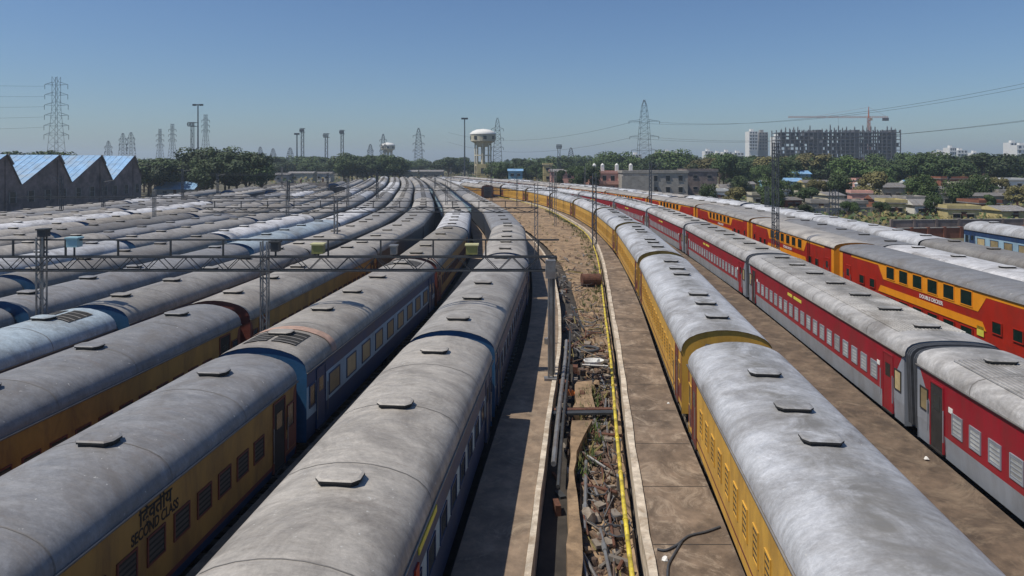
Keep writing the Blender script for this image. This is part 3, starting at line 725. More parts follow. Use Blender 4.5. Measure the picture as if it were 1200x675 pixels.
gantry(62, -28, 2.4, [(-16.0, 7.4, 'lattice'), (2.2, 8.6, 'lattice')], 6.4, 6.0, 7.0, 'second thin lattice gantry farther down the left yard', lod=0)
gantry(83, -60, -20, [(-43.5, 7.2, 'lattice'), (-27.3, 7, 'lattice')], 6.3, 6.1, 6.9, 'third lattice gantry, over the far left rows of coaches', lod=0, rail=False)
gantry(104, -38, 7.0, [(-25, 8, 'lattice'), (-10, 7.4, 'lattice'), (6.6, 9.2, 'lattice')], 6.5, 6.1, 7.1, 'fourth lattice gantry, small, spanning behind the dirt strip bend', lod=0, rail=False)
gantry(178, -80, 20, [(-60, 9, 'lattice'), (-16, 9, 'lattice'), (19, 9, 'lattice')], 7.2, 6.8, 8.0, 'very distant gantry where the rows converge', lod=0, rail=False)

# masts between tracks
def mast(x, D, h, label, wdt=.5, arm=0):
    t = thing('lattice_mast', (x, D, 0)); b = MB()
    a = wdt/2; w_ = .05
    for sx in (-1, 1):
        for sy in (-1, 1): b.tube((sx*a, sy*a, 0), (sx*a*.8, sy*a*.8, h), w_, M['farsteel'], 4)
    z = 0; k = 0
    while z < h-.6:
        s = 1 if k % 2 else -1
        for sy in (-1, 1): b.tube((-s*a*.9, sy*a*.9, z), (s*a*.9, sy*a*.9, z+.6), .03, M['farsteel'], 4)
        z += .6; k += 1
    b.build('shaft', t)
    if arm:
        b = MB(); b.tube((0, 0, h-.4), (arm, 0, h-.1), .04, M['farsteel'], 5); b.tube((0, 0, h-1.4), (arm*.8, 0, h-.2), .03, M['farsteel'], 5); b.build('bracket', t)
    tag(t, label, 'mast', 'masts standing between the tracks')
mast(22.0, 57, 12.2, 'tall lattice mast between the red and double-decker rows', .45)
mast(22.7, 112, 10.4, 'lattice mast on the far red row, before the grey building', .4, 2)
mast(9.6, 79.5, 9.2, 'lattice mast at the bend of the yellow row', .45)
mast(7.2, 126, 10, 'lattice mast left of the distant yellow coaches', .5, -2)
mast(38.9, 82.5, 7.2, 'thick short mast behind the silver roofed right rows', .9)
mast(36.6, 98, 7.0, 'small mast left of the thick short mast', .5, 1.5)
for i, (px, D) in enumerate([(338, 110), (121, 98), (442, 120), (214, 120), (510, 165), (255, 140), (72, 92), (576, 170), (606, 150), (384, 150)]):
    mast((px-600)*D/800, D, 7.4+(i % 4)*.6, f'{ordw(i+1)} of the small dark masts among the left yard coaches', .35, (1.6 if i % 2 else -1.6))

# ------------------------------------------------------------ pipes, rubble and scrap along the middle
pts = [(PIPE(d), d, .80+.02*math.sin(d)) for d in [-1+1.0*i for i in range(196)] if d < 186]
t = thing('yellow_water_pipe', (PIPE(10), 10, 0)); inv = Vector((-PIPE(10), -10, 0))
b = MB(); b.path([Vector(p)+inv for p in pts], .065, M['yellowpipe'], 10); b.build('pipe', t, smooth=True)
for i in range(40):
    d = 2+2.8*i; x = PIPE(d)
    b = MB(); b.box(-.12, .12, -.06, .06, .2, .72, M['steel']); b.box(-.13, .13, -.09, .09, .70, .74, M['steel'])
    b.tube((0, -.04, .80), (0, .04, .80), .082, M['yellowpipe'], 10)
    b.build('pipe_support', t, loc=(x-PIPE(10), d-10, 0))
tag(t, 'long yellow water pipe curving along the whitewashed kerb', 'pipe')
def scrap(mb, name, label, cat, loc, rz=0, group=None, smooth=False):
    return tag(mb.build(name, None, smooth, loc, rz), label, cat, group)
# grey pipe lying along the pit by the gantry post
b = MB(); b.path([(G0(d)+4.15, d, .92+.0*d) for d in (22, 25, 28, 31, 34, 37)], .09, M['steel'], 8)
tag(b.build('grey_pipe'), 'pale grey steel pipe along the pit below the gantry post', 'pipe')
b = MB(); b.path([(G0(d)+4.35, d, .90) for d in (20.5, 24, 27.6, 30.9, 34.5, 39)], .06, M['darksteel'], 8)
tag(b.build('dark_pipe'), 'thin dark pipe beside the pale grey one', 'pipe')
b = MB(); b.box(-.28, .28, -.2, .2, .9, 1.0, M['steel']); b.box(-.22, .22, -.18, .18, 5.45, 6.25, M['steel']); b.tube((-.08, 0, 1.0), (-.08, 0, 5.45), .045, M['steel'], 8)
b.tube((.12, 0, 1.0), (.12, 0, 5.45), .035, M['darksteel'], 8)
tag(b.build('junction_cabinet', loc=(1.72, 30.5, 0)), 'grey junction cabinet on pipes at the right gantry post', 'cabinet')
# drum
b = MB(); n = 20
for k, (y0, y1, r) in enumerate(((-.75, -.7, .5), (-.7, -.25, .47), (-.25, -.2, .5), (-.2, .25, .47), (.25, .3, .5), (.3, .7, .47), (.7, .75, .5))):
    b.tube((y0, 0, .5), (y1, 0, .5), r, M['rust'], n)
scrap(b, 'rusty_drum', 'big rusty drum lying on the dirt strip near the yellow pipe', 'drum', (6.3, 54.5, .68), R(8))
# lying pipes and scrap rods in the ditch
lying = [((1.9, 14.0), (1.75, 18.6), .045, 'steel', 'pale thin pipe in the ditch, nearest the camera'),
         ((2.35, 13.5), (2.45, 18.9), .05, 'steel', 'grey pipe along the ditch, close left of the yellow pipe'),
         ((2.7, 18.0), (3.1, 24.5), .04, 'rust', 'long rusty pipe hugging the yellow pipe'),
         ((2.0, 18.8), (2.5, 23.0), .06, 'steel', 'thick pale pipe in the middle of the rubble'),
         ((3.3, 24.2), (3.2, 29.0), .045, 'steel', 'pale rod beyond the crossing plank'),
         ((2.6, 25.6), (4.1, 25.3), .06, 'rust', 'rusty bar lying across the ditch'),
         ((3.6, 30.0), (4.1, 35.5), .05, 'darksteel', 'dark pipe stub past the orange scrap'),
         ((2.3, 15.0), (2.9, 16.6), .035, 'rust', 'short rusty rod leaning in the nearest rubble'),
         ((3.0, 36.0), (4.6, 39.0), .05, 'rust', 'rusty rail offcut on the dirt strip'),
         ((4.2, 40.0), (4.0, 46.0), .05, 'darksteel', 'dark rod along the left of the dirt strip'),
         ((3.4, 33.0), (4.6, 32.6), .05, 'steel', 'pale bar crossing near the white basin'),
         ((2.2, 21.5), (3.2, 20.8), .05, 'rust', 'rusty bar across the middle rubble')]
for (xa, ya), (xb, yb), r, m, lb in lying:
    za = .52 if ya < 33 else .82; zb2 = za+random.uniform(-.05, .12)
    b = MB(); b.tube((0, 0, 0), (xb-xa, yb-ya, zb2-za), r, M[m], 8)
    for q in (.25, .8):
        p = Vector((xb-xa, yb-ya, zb2-za))*q; p2 = p*(1+.06/q); b.tube(p, p2, r*1.5, M[m], 8)
    scrap(b, 'scrap_pipe', lb, 'pipe', (xa, ya, za), group='scrap pipes lying in the ditch')
def chunk(mb, x, y, z, r, m):
    k = 6; top = [(x+r*.6*random.uniform(.6, 1.1)*math.cos(a*1.047), y+r*.6*random.uniform(.6, 1.1)*math.sin(a*1.047), z+r*random.uniform(.4, .75)) for a in range(k)]
    mid = [(x+r*random.uniform(.7, 1.2)*math.cos(a*1.047+.2), y+r*random.uniform(.7, 1.2)*math.sin(a*1.047+.2), z+r*random.uniform(-.3, .1)) for a in range(k)]
    mb.loft([mid, top], m, closed=True); mb.poly(top, m)
random.seed(9)
b = MB()
for i in range(2600):
    d = 9+random.random()**1.4*(25 if i % 8 else 45); x0 = G0(d)+5.15; x1 = PIPE(d)-.1
    x = random.uniform(x0, x1); z = .28 if d < 32.5 else .62
    chunk(b, x, d, z, random.choice([.04, .05, .06, .08, .11, .16]), M[random.choice(['rock3', 'rock2', 'rock2', 'rock3', 'rock', 'rock3'])])
tag(b.build('rubble'), 'broken stones and brick rubble strewn in the ditch', 'rubble', kind='stuff')
b = MB()
for i in range(320):
    d = random.uniform(30, 150); x = random.uniform(G0(d)+5.2, PIPE(d)-.1); chunk(b, x, d, .64, random.choice([.05, .08, .12, .2]), M[random.choice(['rock', 'rock2', 'soil'])])
tag(b.build('strip_stones'), 'loose stones scattered along the dirt strip', 'stones', kind='stuff')
b = MB(); random.seed(77)
for i in range(330):
    d = 10+random.random()*34 if i < 260 else random.uniform(44, 75); x0 = G0(d)+(5.2 if d < 33 else 4.2); x1 = PIPE(d)-.15; x = random.uniform(x0, x1)
    z = (.45 if d < 33 else .78)+random.uniform(-.06, .12); a = random.gauss(1.57, .5) if i % 3 else random.uniform(0, 3.1); l = random.uniform(.3, 1.9)
    m = M[random.choice(['rust', 'rust', 'sleeper', 'weeddry', 'rock2', 'steel'])]; rr = random.choice([.015, .02, .03, .045])
    if i % 7 == 0:
        P_ = [(x+.3*math.cos(k*.9+a)*(1+k*.05), d+.3*math.sin(k*.9+a)*(1+k*.08), z+.02*k) for k in range(7)]; b.path(P_, .018, M['rubber'], 5)
    else:
        xe = min(max(x+l*math.cos(a), x0), x1); b.tube((x, d, z), (xe, d+l*math.sin(a), z+random.uniform(-.05, .15)), rr, m, 6)
for i in range(80):
    d = random.uniform(10, 38); x = random.uniform(G0(d)+5.2, PIPE(d)-.2); z = .42 if d < 33 else .74; w_ = random.uniform(.08, .35); h_ = random.uniform(.06, .3)
    b.box(x-w_/2, x+w_/2, d-h_, d+h_, z, z+random.uniform(.03, .14), M[random.choice(['rust', 'soil', 'rock2', 'rock', 'sleeper', 'rock3', 'rock3', 'rock2'])], rot=Matrix.Rotation(random.uniform(0, 3), 3, 'Z'), piv=(x, d, z))
tag(b.build('scrap_tangle'), 'tangle of rods, offcuts and rusty junk filling the ditch', 'scrap', kind='stuff')
b = MB()
for i in range(90):
    d = random.uniform(20, 60); x = G0(d)+random.uniform(3.95, 5.1); w_ = random.uniform(.06, .28); z = .03 if d < 26 or i % 3 else .5
    b.box(x-w_/2, x+w_/2, d-.2, d+.25, z, z+random.uniform(.05, .5), M[random.choice(['darksteel', 'steel', 'rock2', 'sleeper', 'rust'])], rot=Matrix.Rotation(random.uniform(-.5, .5), 3, 'Z'), piv=(x, d, z))
tag(b.build('pit_junk'), 'dark junk and blocks dumped in the drain pit', 'junk', kind='stuff')
# larger blocks
for i, (x, y, r, m, lb) in enumerate([(2.15, 19.6, .35, 'rock', 'pale boulder in the rubble ditch beside the thick pipe'), (1.55, 26.4, .3, 'rock2', 'dark block at the dirt bank end'),
                        (3.5, 31.3, .26, 'white', 'white lump beyond the basin'), (2.7, 16.4, .2, 'rock', 'small pale block by the nearest rubble'), (2.5, 30.1, .3, 'orange', 'orange scrap heap beside the pit pipes')]):
    b = MB(); chunk(b, 0, 0, .1, r, M[m]); chunk(b, r*.8, r*.3, .05, r*.6, M[m]); scrap(b, 'stone_block', lb, 'block', (x, y, .32))
# white basin, tyre ring, wooden plank bridge
b = MB(); pr = [(.0, .03), (.38, .03), (.46, .22), (.5, .22), (.5, .18), (.42, 0), (0, 0)]
b.loft([[(r*math.cos(a*math.pi/10), r*.7*math.sin(a*math.pi/10), z) for a in range(20)] for r, z in pr[1:6]], M['white'], closed=True)
b.poly([(.38*math.cos(a*math.pi/10), .27*math.sin(a*math.pi/10), .031) for a in range(20)], M['white'])
scrap(b, 'white_basin', 'white oval basin left of the yellow pipe', 'basin', (4.0, 33.4, .72))
b = MB(); n = 20
secs = [[((.42+.09*math.cos(c*math.pi/4))*math.cos(a*math.pi/10), (.42+.09*math.cos(c*math.pi/4))*math.sin(a*math.pi/10), .09+.09*math.sin(c*math.pi/4)) for c in range(8)] for a in range(21)]
b.loft(secs, M['rubber'], closed=True)
scrap(b, 'old_tyre', 'black old tyre lying beyond the white basin', 'tyre', (4.1, 35.8, .72), smooth=True)
b = MB(); b.box(-1.3, 1.3, -.16, .14, 0, .08, M['darksteel']); b.box(-1.3, 1.25, .2, .42, .01, .09, M['rust']); b.box(-1.25, -1.1, -.2, .45, -.3, -.004, M['darksteel'])
scrap(b, 'crossing_plank', 'dark plank bridge crossing the ditch from bank to pipe', 'plank', (2.75, 26.9, .72), R(2))
b = MB(); b.box(-.5, .5, -.35, .35, 0, .35, M['rust']); b.box(-.46, .46, -.31, .31, .3, .36, M['pit'])
scrap(b, 'rusty_trough', 'rusty open trough at the near end of the ditch', 'trough', (2.2, 13.8, .3), R(4))
b = MB(); b.tube((0, 0, 0), (0, 0, .7), .18, M['steel'], 12); b.tube((0, 0, .7), (.3, 0, .95), .06, M['steel'], 8)
scrap(b, 'water_hydrant', 'grey hydrant stub standing between the pit pipes and dirt', 'hydrant', (1.9, 36.5, .5))
# hose on the wide platform
b = MB(); hz = [(5.55, 18.2), (5.1, 17.95), (4.6, 17.75), (4.2, 17.35), (3.85, 17.1), (3.65, 17.15)]
def smooth_pts(P, z, n=6):
    out = []
    for i in range(len(P)-1):
        p0 = P[max(0, i-1)]; p1 = P[i]; p2 = P[i+1]; p3 = P[min(len(P)-1, i+2)]
        for k in range(n):
            t = k/n; out.append(tuple(.5*((2*p1[j])+(-p0[j]+p2[j])*t+(2*p0[j]-5*p1[j]+4*p2[j]-p3[j])*t*t+(-p0[j]+3*p1[j]-3*p2[j]+p3[j])*t**3) for j in (0, 1))+(z,))
    out.append((*P[-1], z)); return out
b.path(smooth_pts(hz, .935), .03, M['rubber'], 7); b.path(smooth_pts([(4.35, 17.5), (4.0, 16.9), (3.75, 16.4), (3.6, 15.6), (3.7, 14.6)], .93), .03, M['rubber'], 7)
tag(b.build('rubber_hose'), 'black rubber hose curling over the wide platform', 'hose')
for i, (x, y, r, lb) in enumerate([(3.75, 16.75, .09, 'white crumpled scrap on the platform by the hose'), (3.9, 20.8, .07, 'small white scrap near the kerb'), (6.3, 27.5, .06, 'tiny white litter mid platform'), (13.6, 22.4, .08, 'white litter on the platform before the red coaches')]):
    b = MB(); chunk(b, 0, 0, .02, r, M['white']); scrap(b, 'litter_scrap', lb, 'litter', (x, y, .9))
# weeds
b = MB(); random.seed(21)
for i in range(420):
    if i < 300: d = random.uniform(45, 135); x = PIPE(d)-abs(random.gauss(0, .55))-.15; z = .6
    elif i < 350: d = random.uniform(22, 30); x = random.uniform(G0(d)+4.9, G0(d)+5.7); z = .5
    else: d = random.uniform(34, 140); x = random.uniform(G0(d)+5.3, PIPE(d)-.2); z = .58
    m = M[random.choice(['weed', 'weed', 'weeddry'])]
    for k in range(9):
        a = random.uniform(0, 6.28); l = random.uniform(.12, .42); t = random.uniform(.2, .5); w_ = .035
        bx = x+random.uniform(-.14, .14); by = d+random.uniform(-.2, .2)
        b.poly([(bx-w_*math.sin(a), by+w_*math.cos(a), z), (bx+w_*math.sin(a), by-w_*math.cos(a), z), (bx+l*t*math.cos(a)*1.4, by+l*t*math.sin(a)*1.4, z+l)], m)
tag(b.build('weeds'), 'green and dry weeds along the pipe and dirt strip', 'weeds', kind='stuff')

# ------------------------------------------------------------ saw-tooth shed
def shed():
    X = -82; depth = 55
    t = thing('sawtooth_shed', (X-10, 128, 0)); ox, oy = X-10, 128
    ridge = [110.6, 123.3, 136.0, 147.8]; val = [101, 113.9, 126.9, 139.9, 151]
    zr = 11.65; zv = 6.6
    b = MB()
    P = []
    ys = []
    for i in range(4): ys += [(val[i], zv), (ridge[i], zr)]
    ys += [(154.0, 6.9)]
    # the long slopes run from valley (near) up to ridge (far), then a short steep drop
    prof = []
    for i in range(4):
        v = val[i]
        prof += [(v, zv), (ridge[i], zr)]
    prof += [(151.0, 7.2)]
    xs = X-ox
    for (ya, za), (yb, zb_) in zip(prof[:-1], prof[1:]):
        b.poly([(xs, ya-oy, 0), (xs, yb-oy, 0), (xs, yb-oy, zb_), (xs, ya-oy, za)], M['brick'])
        b.poly([(xs-depth, ya-oy, 0), (xs-depth, ya-oy, za), (xs-depth, yb-oy, zb_), (xs-depth, yb-oy, 0)], M['brick'])
    yb, zb_ = prof[-1]; b.poly([(xs, yb-oy, 0), (xs-depth, yb-oy, 0), (xs-depth, yb-oy, zb_), (xs, yb-oy, zb_)], M['brick'])
    ya, za = prof[0]; b.poly([(xs, ya-oy, 0), (xs, ya-oy, za), (xs-depth, ya-oy, za), (xs-depth, ya-oy, 0)], M['brick'])
    for i in range(4):
        yy = prof[2*i+1][0]-oy
        b.box(xs-.02, xs+.15, yy-.25, yy+.25, 0, zr-.8, M['brick'])
    b.build('wall', t)
    for i in range(4):
        (ya, za), (yb, zb_) = prof[2*i], prof[2*i+1]; (yc, zc) = prof[2*i+2]
        r = MB(); n = 44
        # near-facing long slope as corrugated sheets with ribs across x
        r.poly([(xs+.3, ya-oy, za+.06), (xs+.3, yb-oy, zb_+.06), (xs-depth, yb-oy, zb_+.06), (xs-depth, ya-oy, za+.06)], M['bluesheet'])
        for k in range(n):
            xx = xs+.25-k*depth/n
            v0 = Vector((xx, ya-oy, za+.08)); v1 = Vector((xx, yb-oy, zb_+.08)); r.tube(v0, v1, .045, M['bluesheet'], 4)
        r.poly([(xs+.3, yb-oy, zb_+.05), (xs+.3, yc-oy, zc+.05), (xs-depth, yc-oy, zc+.05), (xs-depth, yb-oy, zb_+.05)], M['tin'])
        r.box(xs+.2, xs+.32, yb-oy-.2, yb-oy+.5, zb_-.1, zb_+.15, M['tin'])
        r.tube((xs+.32, yb-oy, zb_+.05), (xs+.32, yb-oy+1.3, zb_-1.6), .16, M['tin'], 4)
        r.build('roof', t)
    for i in range(4):
        for q in range(3):
            yy = prof[2*i+1][0]-7+q*4.2-oy
            m = MB(); m.box(-.04, .06, -.7, .7, -.9, .9, M['window'])
            for s in (-1, 1): m.box(0, .12, s*.72-.06, s*.72+.06, -.95, .95, M['greywall'])
            m.box(0, .1, -.7, .7, -.03, .03, M['greywall'])
            m.build('window', t, loc=(xs, yy, 4.6))
    tag(t, 'dark brick shed with blue saw-tooth roofs at the left edge', 'shed')
shed()

# ------------------------------------------------------------ buildings
def window_grid(t, x0, x1, zs, wdt, hgt, n, yf, m='window', side=False):
    proto = None
    for z in zs:
        for i in range(n):
            x = x0+(x1-x0)*(i+.5)/n
            if proto is None:
                b = MB(); b.box(-wdt/2, wdt/2, -.03, .05, -hgt/2, hgt/2, M[m])
                b.box(-wdt/2-.12, wdt/2+.12, -.12, 0.02, -hgt/2-.12, -hgt/2, M['greywall'])
                b.box(-wdt/2-.1, wdt/2+.1, -.28, .02, hgt/2, hgt/2+.1, M['greywall'])
                proto = b.build('window', t, loc=(x, yf, z))
            else:
                c = proto.copy(); C.objects.link(c); c.parent = t; c.location = (x, yf, z)
def house(px, D, wdt, dep, h, wall, roof, label, flat=False, rz=0, nwin=2, floors=1, name='house', pitch=.8, z0=0, cat='house', group=None, wh=.9):
    x = (px-600)*D/800
    t = thing(name, (x, D, z0), rz)
    b = MB(); b.box(-wdt/2, wdt/2, 0, dep, 0, h, M[wall]); b.build('wall', t)
    b = MB()
    if flat:
        b.box(-wdt/2-.25, wdt/2+.25, -.25, dep+.25, h+.003, h+.2, M[roof])
        for (a0, a1, b0, b1) in ((-wdt/2-.25, wdt/2+.25, -.25, -.1), (-wdt/2-.25, wdt/2+.25, dep+.1, dep+.25)): b.box(a0, a1, b0, b1, h+.2, h+.75, M[wall])
        b.box(-wdt/2-.25, -wdt/2-.1, -.1, dep+.1, h+.2, h+.75, M[wall]); b.box(wdt/2+.1, wdt/2+.25, -.1, dep+.1, h+.2, h+.75, M[wall])
    else:
        e = .35; p = pitch
        A = [(-wdt/2-e, -e, h), (wdt/2+e, -e, h), (wdt/2+e, dep/2, h+p), (-wdt/2-e, dep/2, h+p)]
        B = [(-wdt/2-e, dep/2, h+p), (wdt/2+e, dep/2, h+p), (wdt/2+e, dep+e, h), (-wdt/2-e, dep+e, h)]
        for q in (A, B):
            b.poly(q, M[roof]); b.poly([(x_, y_, z_-.08) for x_, y_, z_ in q][::-1], M[roof])
        b.poly([A[1], B[2], A[2]], M[wall]); b.poly([A[0], A[3], B[3]], M[wall])
        b.poly([(-wdt/2-e, -e, h-.08), (wdt/2+e, -e, h-.08), (wdt/2+e, -e, h), (-wdt/2-e, -e, h)], M[roof])
        k = int(wdt/.8)
        for i in range(k):
            xx = -wdt/2+wdt*i/k; b.tube((xx, -e, h+.02), (xx, dep/2, h+p+.02), .04, M[roof], 4)
    b.build('roof', t)
    fh = h/floors
    if nwin:
        window_grid(t, -wdt/2+.3, wdt/2-.3, [fh*(k+.55) for k in range(floors)], min(1.2, wdt/nwin*.45), wh*min(1, fh/3), nwin, -.01)
        b = MB(); b.box(-.45, .45, -.06, .02, .02, 1.95, M['rust']); b.build('door', t, loc=(wdt*.02, 0, 0))
    tag(t, label, cat, group)
    return t
# middle distance
t = house(718, 214, 13.5, 9, 6.6, 'pinkwall', 'pinkwall', 'pink two storey building with pale rooftop turrets right of centre', flat=True, nwin=5, floors=2, name='pink_building', cat='building', wh=1.5)
for sx in (-5.6, -3.0, 1.5, 5.9):
    b = MB(); b.box(-.5, .5, 1, 2, 7.3, 9.2, M['whitewall']); b.tube((0, 1.5, 9.2), (0, 1.5, 9.8), .6, M['whitewall'], 8, .15); b.build('turret', t, loc=(sx, 0, 0))
b = MB(); b.box(-6.9, 6.9, -.9, -.02, 3.2, 3.45, M['pinkwall']); b.box(-6.9, 6.9, -.9, -.75, 3.45, 4.2, M['pinkwall']); b.build('balcony', t)
t = house(674, 225, 16, 9, 7.0, 'pinkwall', 'tin', 'low pink building with tin roof behind the small trees', nwin=4, floors=2, name='pink_building', cat='building')
t = house(768, 205, 19.5, 12, 6.9, 'greywall', 'greywall', 'grey concrete office block with dark windows beside the pink building', flat=True, nwin=5, floors=2, name='grey_building', cat='building', wh=1.6)
b = MB(); b.box(-10.2, -.6, -1.0, -.02, 0, 6.0, M['greywall']); b.build('front_wing', t)
t = house(823, 215, 9.5, 12, 7.2, 'brick', 'tin', 'dark brick building right of the grey office block', flat=True, nwin=2, floors=2, name='brick_building', cat='building')
t = house(642, 240, 3.2, 3, 9.0, 'ywall', 'cream', 'narrow pale yellow tower building left of the pink ones', flat=True, nwin=1, floors=3, name='stair_tower', cat='tower')
t = house(604, 265, 5.5, 6, 6.6, 'bwall', 'bluesheet', 'small blue building behind the distant yellow coaches', nwin=2, floors=2, name='blue_building', cat='building')
t = house(204, 208, 12, 8, 1.9, 'greywall', 'bluesheet', 'low shed with a blue roof right of the brick shed', nwin=2, name='low_shed', cat='shed', pitch=2.2)
for i, (px, D, wd, h, wl, lb) in enumerate([(478, 345, 9, 5, 'cream', 'small cream house where the left rows vanish'), (505, 350, 12, 5, 'greywall', 'low grey shed at the vanishing rails'),
        (352, 330, 12, 4.5, 'cream', 'long cream hut beyond the left rows'), (378, 340, 8, 4.2, 'whitewall', 'white hut beyond the left rows'), (330, 320, 7, 4, 'greywall', 'grey hut left of the cream ones')]):
    house(px, D, wd, 7, h, wl, 'tin', lb, nwin=2, group='huts beyond the left yard')
# shanty houses on the right
cols = [('cream', 'cream'), ('ywall', 'pale yellow'), ('bwall', 'blue'), ('greywall', 'grey'), ('brickred', 'red brick'), ('whitewall', 'white'), ('pinkwall', 'pink')]
hs = [(1129, 116, 4.8, 2.3, 'ywall', 'tin', 1), (962, 196, 9.2, 4.3, 'ywall', 'tin', 0), (930, 205, 4.5, 4.4, 'bwall', 'bluesheet', 0), (941, 222, 5.0, 6.3, 'bwall', 'bluesheet', 0),
      (903, 210, 4.5, 4.0, 'bwall', 'tin', 0), (872, 205, 6.5, 3.6, 'greywall', 'tin', 0), (1098, 158, 9.5, 4.1, 'brickred', 'tin', 0), (1118, 146, 5.6, 3.6, 'cream', 'tin', 0), (1050, 128, 3.4, 2.6, 'ywall', 'tin', 1),
      (1047, 165, 5.6, 4.2, 'cream', 'tin', 0), (1163, 152, 8, 2.8, 'greywall', 'tin', 0), (1190, 160, 7, 3.0, 'greywall', 'tin', 1), (1190, 118, 5, 2.0, 'ywall', 'tin', 0), (1010, 150, 4.0, 3.3, 'pinkwall', 'tin', 1),
      (980, 150, 4.0, 3.0, 'cream', 'tin', 0), (950, 158, 4.6, 2.8, 'cream', 'tin', 1), (988, 175, 5.0, 3.8, 'greywall', 'tin', 0), (1075, 190, 5.5, 4.4, 'whitewall', 'bluesheet', 0), (1027, 185, 4.5, 4.2, 'whitewall', 'tin', 0),
      (893, 160, 4.4, 2.4, 'cream', 'tin', 1), (915, 168, 4.0, 3.0, 'whitewall', 'tin', 1), (1140, 172, 7.0, 4.5, 'cream', 'tin', 1), (1085, 128, 4.0, 2.3, 'whitewall', 'tin', 0), (1075, 140, 4.2, 2.6, 'greywall', 'tin', 1),
      (1012, 205, 5.0, 4.6, 'pinkwall', 'tin', 1), (855, 190, 5.0, 3.0, 'cream', 'tin', 0), (842, 175, 4.4, 2.6, 'whitewall', 'tin', 1), (1160, 130, 4.0, 2.4, 'brickred', 'tin', 1), (1003, 132, 4.2, 2.2, 'greywall', 'tin', 1),
      (1035, 142, 3.6, 2.6, 'brickred', 'tin', 0), (962, 138, 3.5, 2.0, 'greywall', 'tin', 1), (930, 145, 3.8, 2.3, 'brickred', 'tin', 0), (1188, 190, 7.0, 5.0, 'whitewall', 'tin', 1), (1118, 200, 7.5, 5.2, 'brickred', 'tin', 1)]
hs.sort()
cn = dict(cols)
for i, (px, D, wd, h, wl, rf, fl) in enumerate(hs):
    house(px, D, wd, random.uniform(4, 6), h, wl, rf, f'{cn[wl]} walled shack, {ordw(i+1)} from the left in the settlement at right', flat=bool(fl), rz=random.uniform(-.25, .25), nwin=2 if h > 2.2 else 1,
          floors=2 if h > 4.5 else 1, name='shack', group='shacks of the settlement beyond the right tracks', pitch=random.uniform(.5, 1.1))
# brown boundary walls on the right
for (xa, ya, xb, yb, h, m, lb) in [(47, 92, 72, 96, 1.4, 'brickred', 'low brown brick wall behind the dark roofed right coach'), (60, 108, 98, 112, 1.2, 'brick', 'dark wall in front of the yellow shack'), (45, 128, 75, 132, 1.6, 'greywall', 'grey wall left of the settlement')]:
    b = MB(); n = 10; L_ = math.hypot(xb-xa, yb-ya)
    b.box(0, L_, -.12, .12, 0, h, M[m]); b.box(-.02, L_+.02, -.17, .17, h, h+.1, M['greywall'])
    for k in range(n+1): b.box(L_*k/n-.2, L_*k/n+.2, -.2, .2, 0, h+.15, M[m])
    tag(b.build('boundary_wall', loc=(xa, ya, 0), rz=math.atan2(yb-ya, xb-xa)), lb, 'wall')

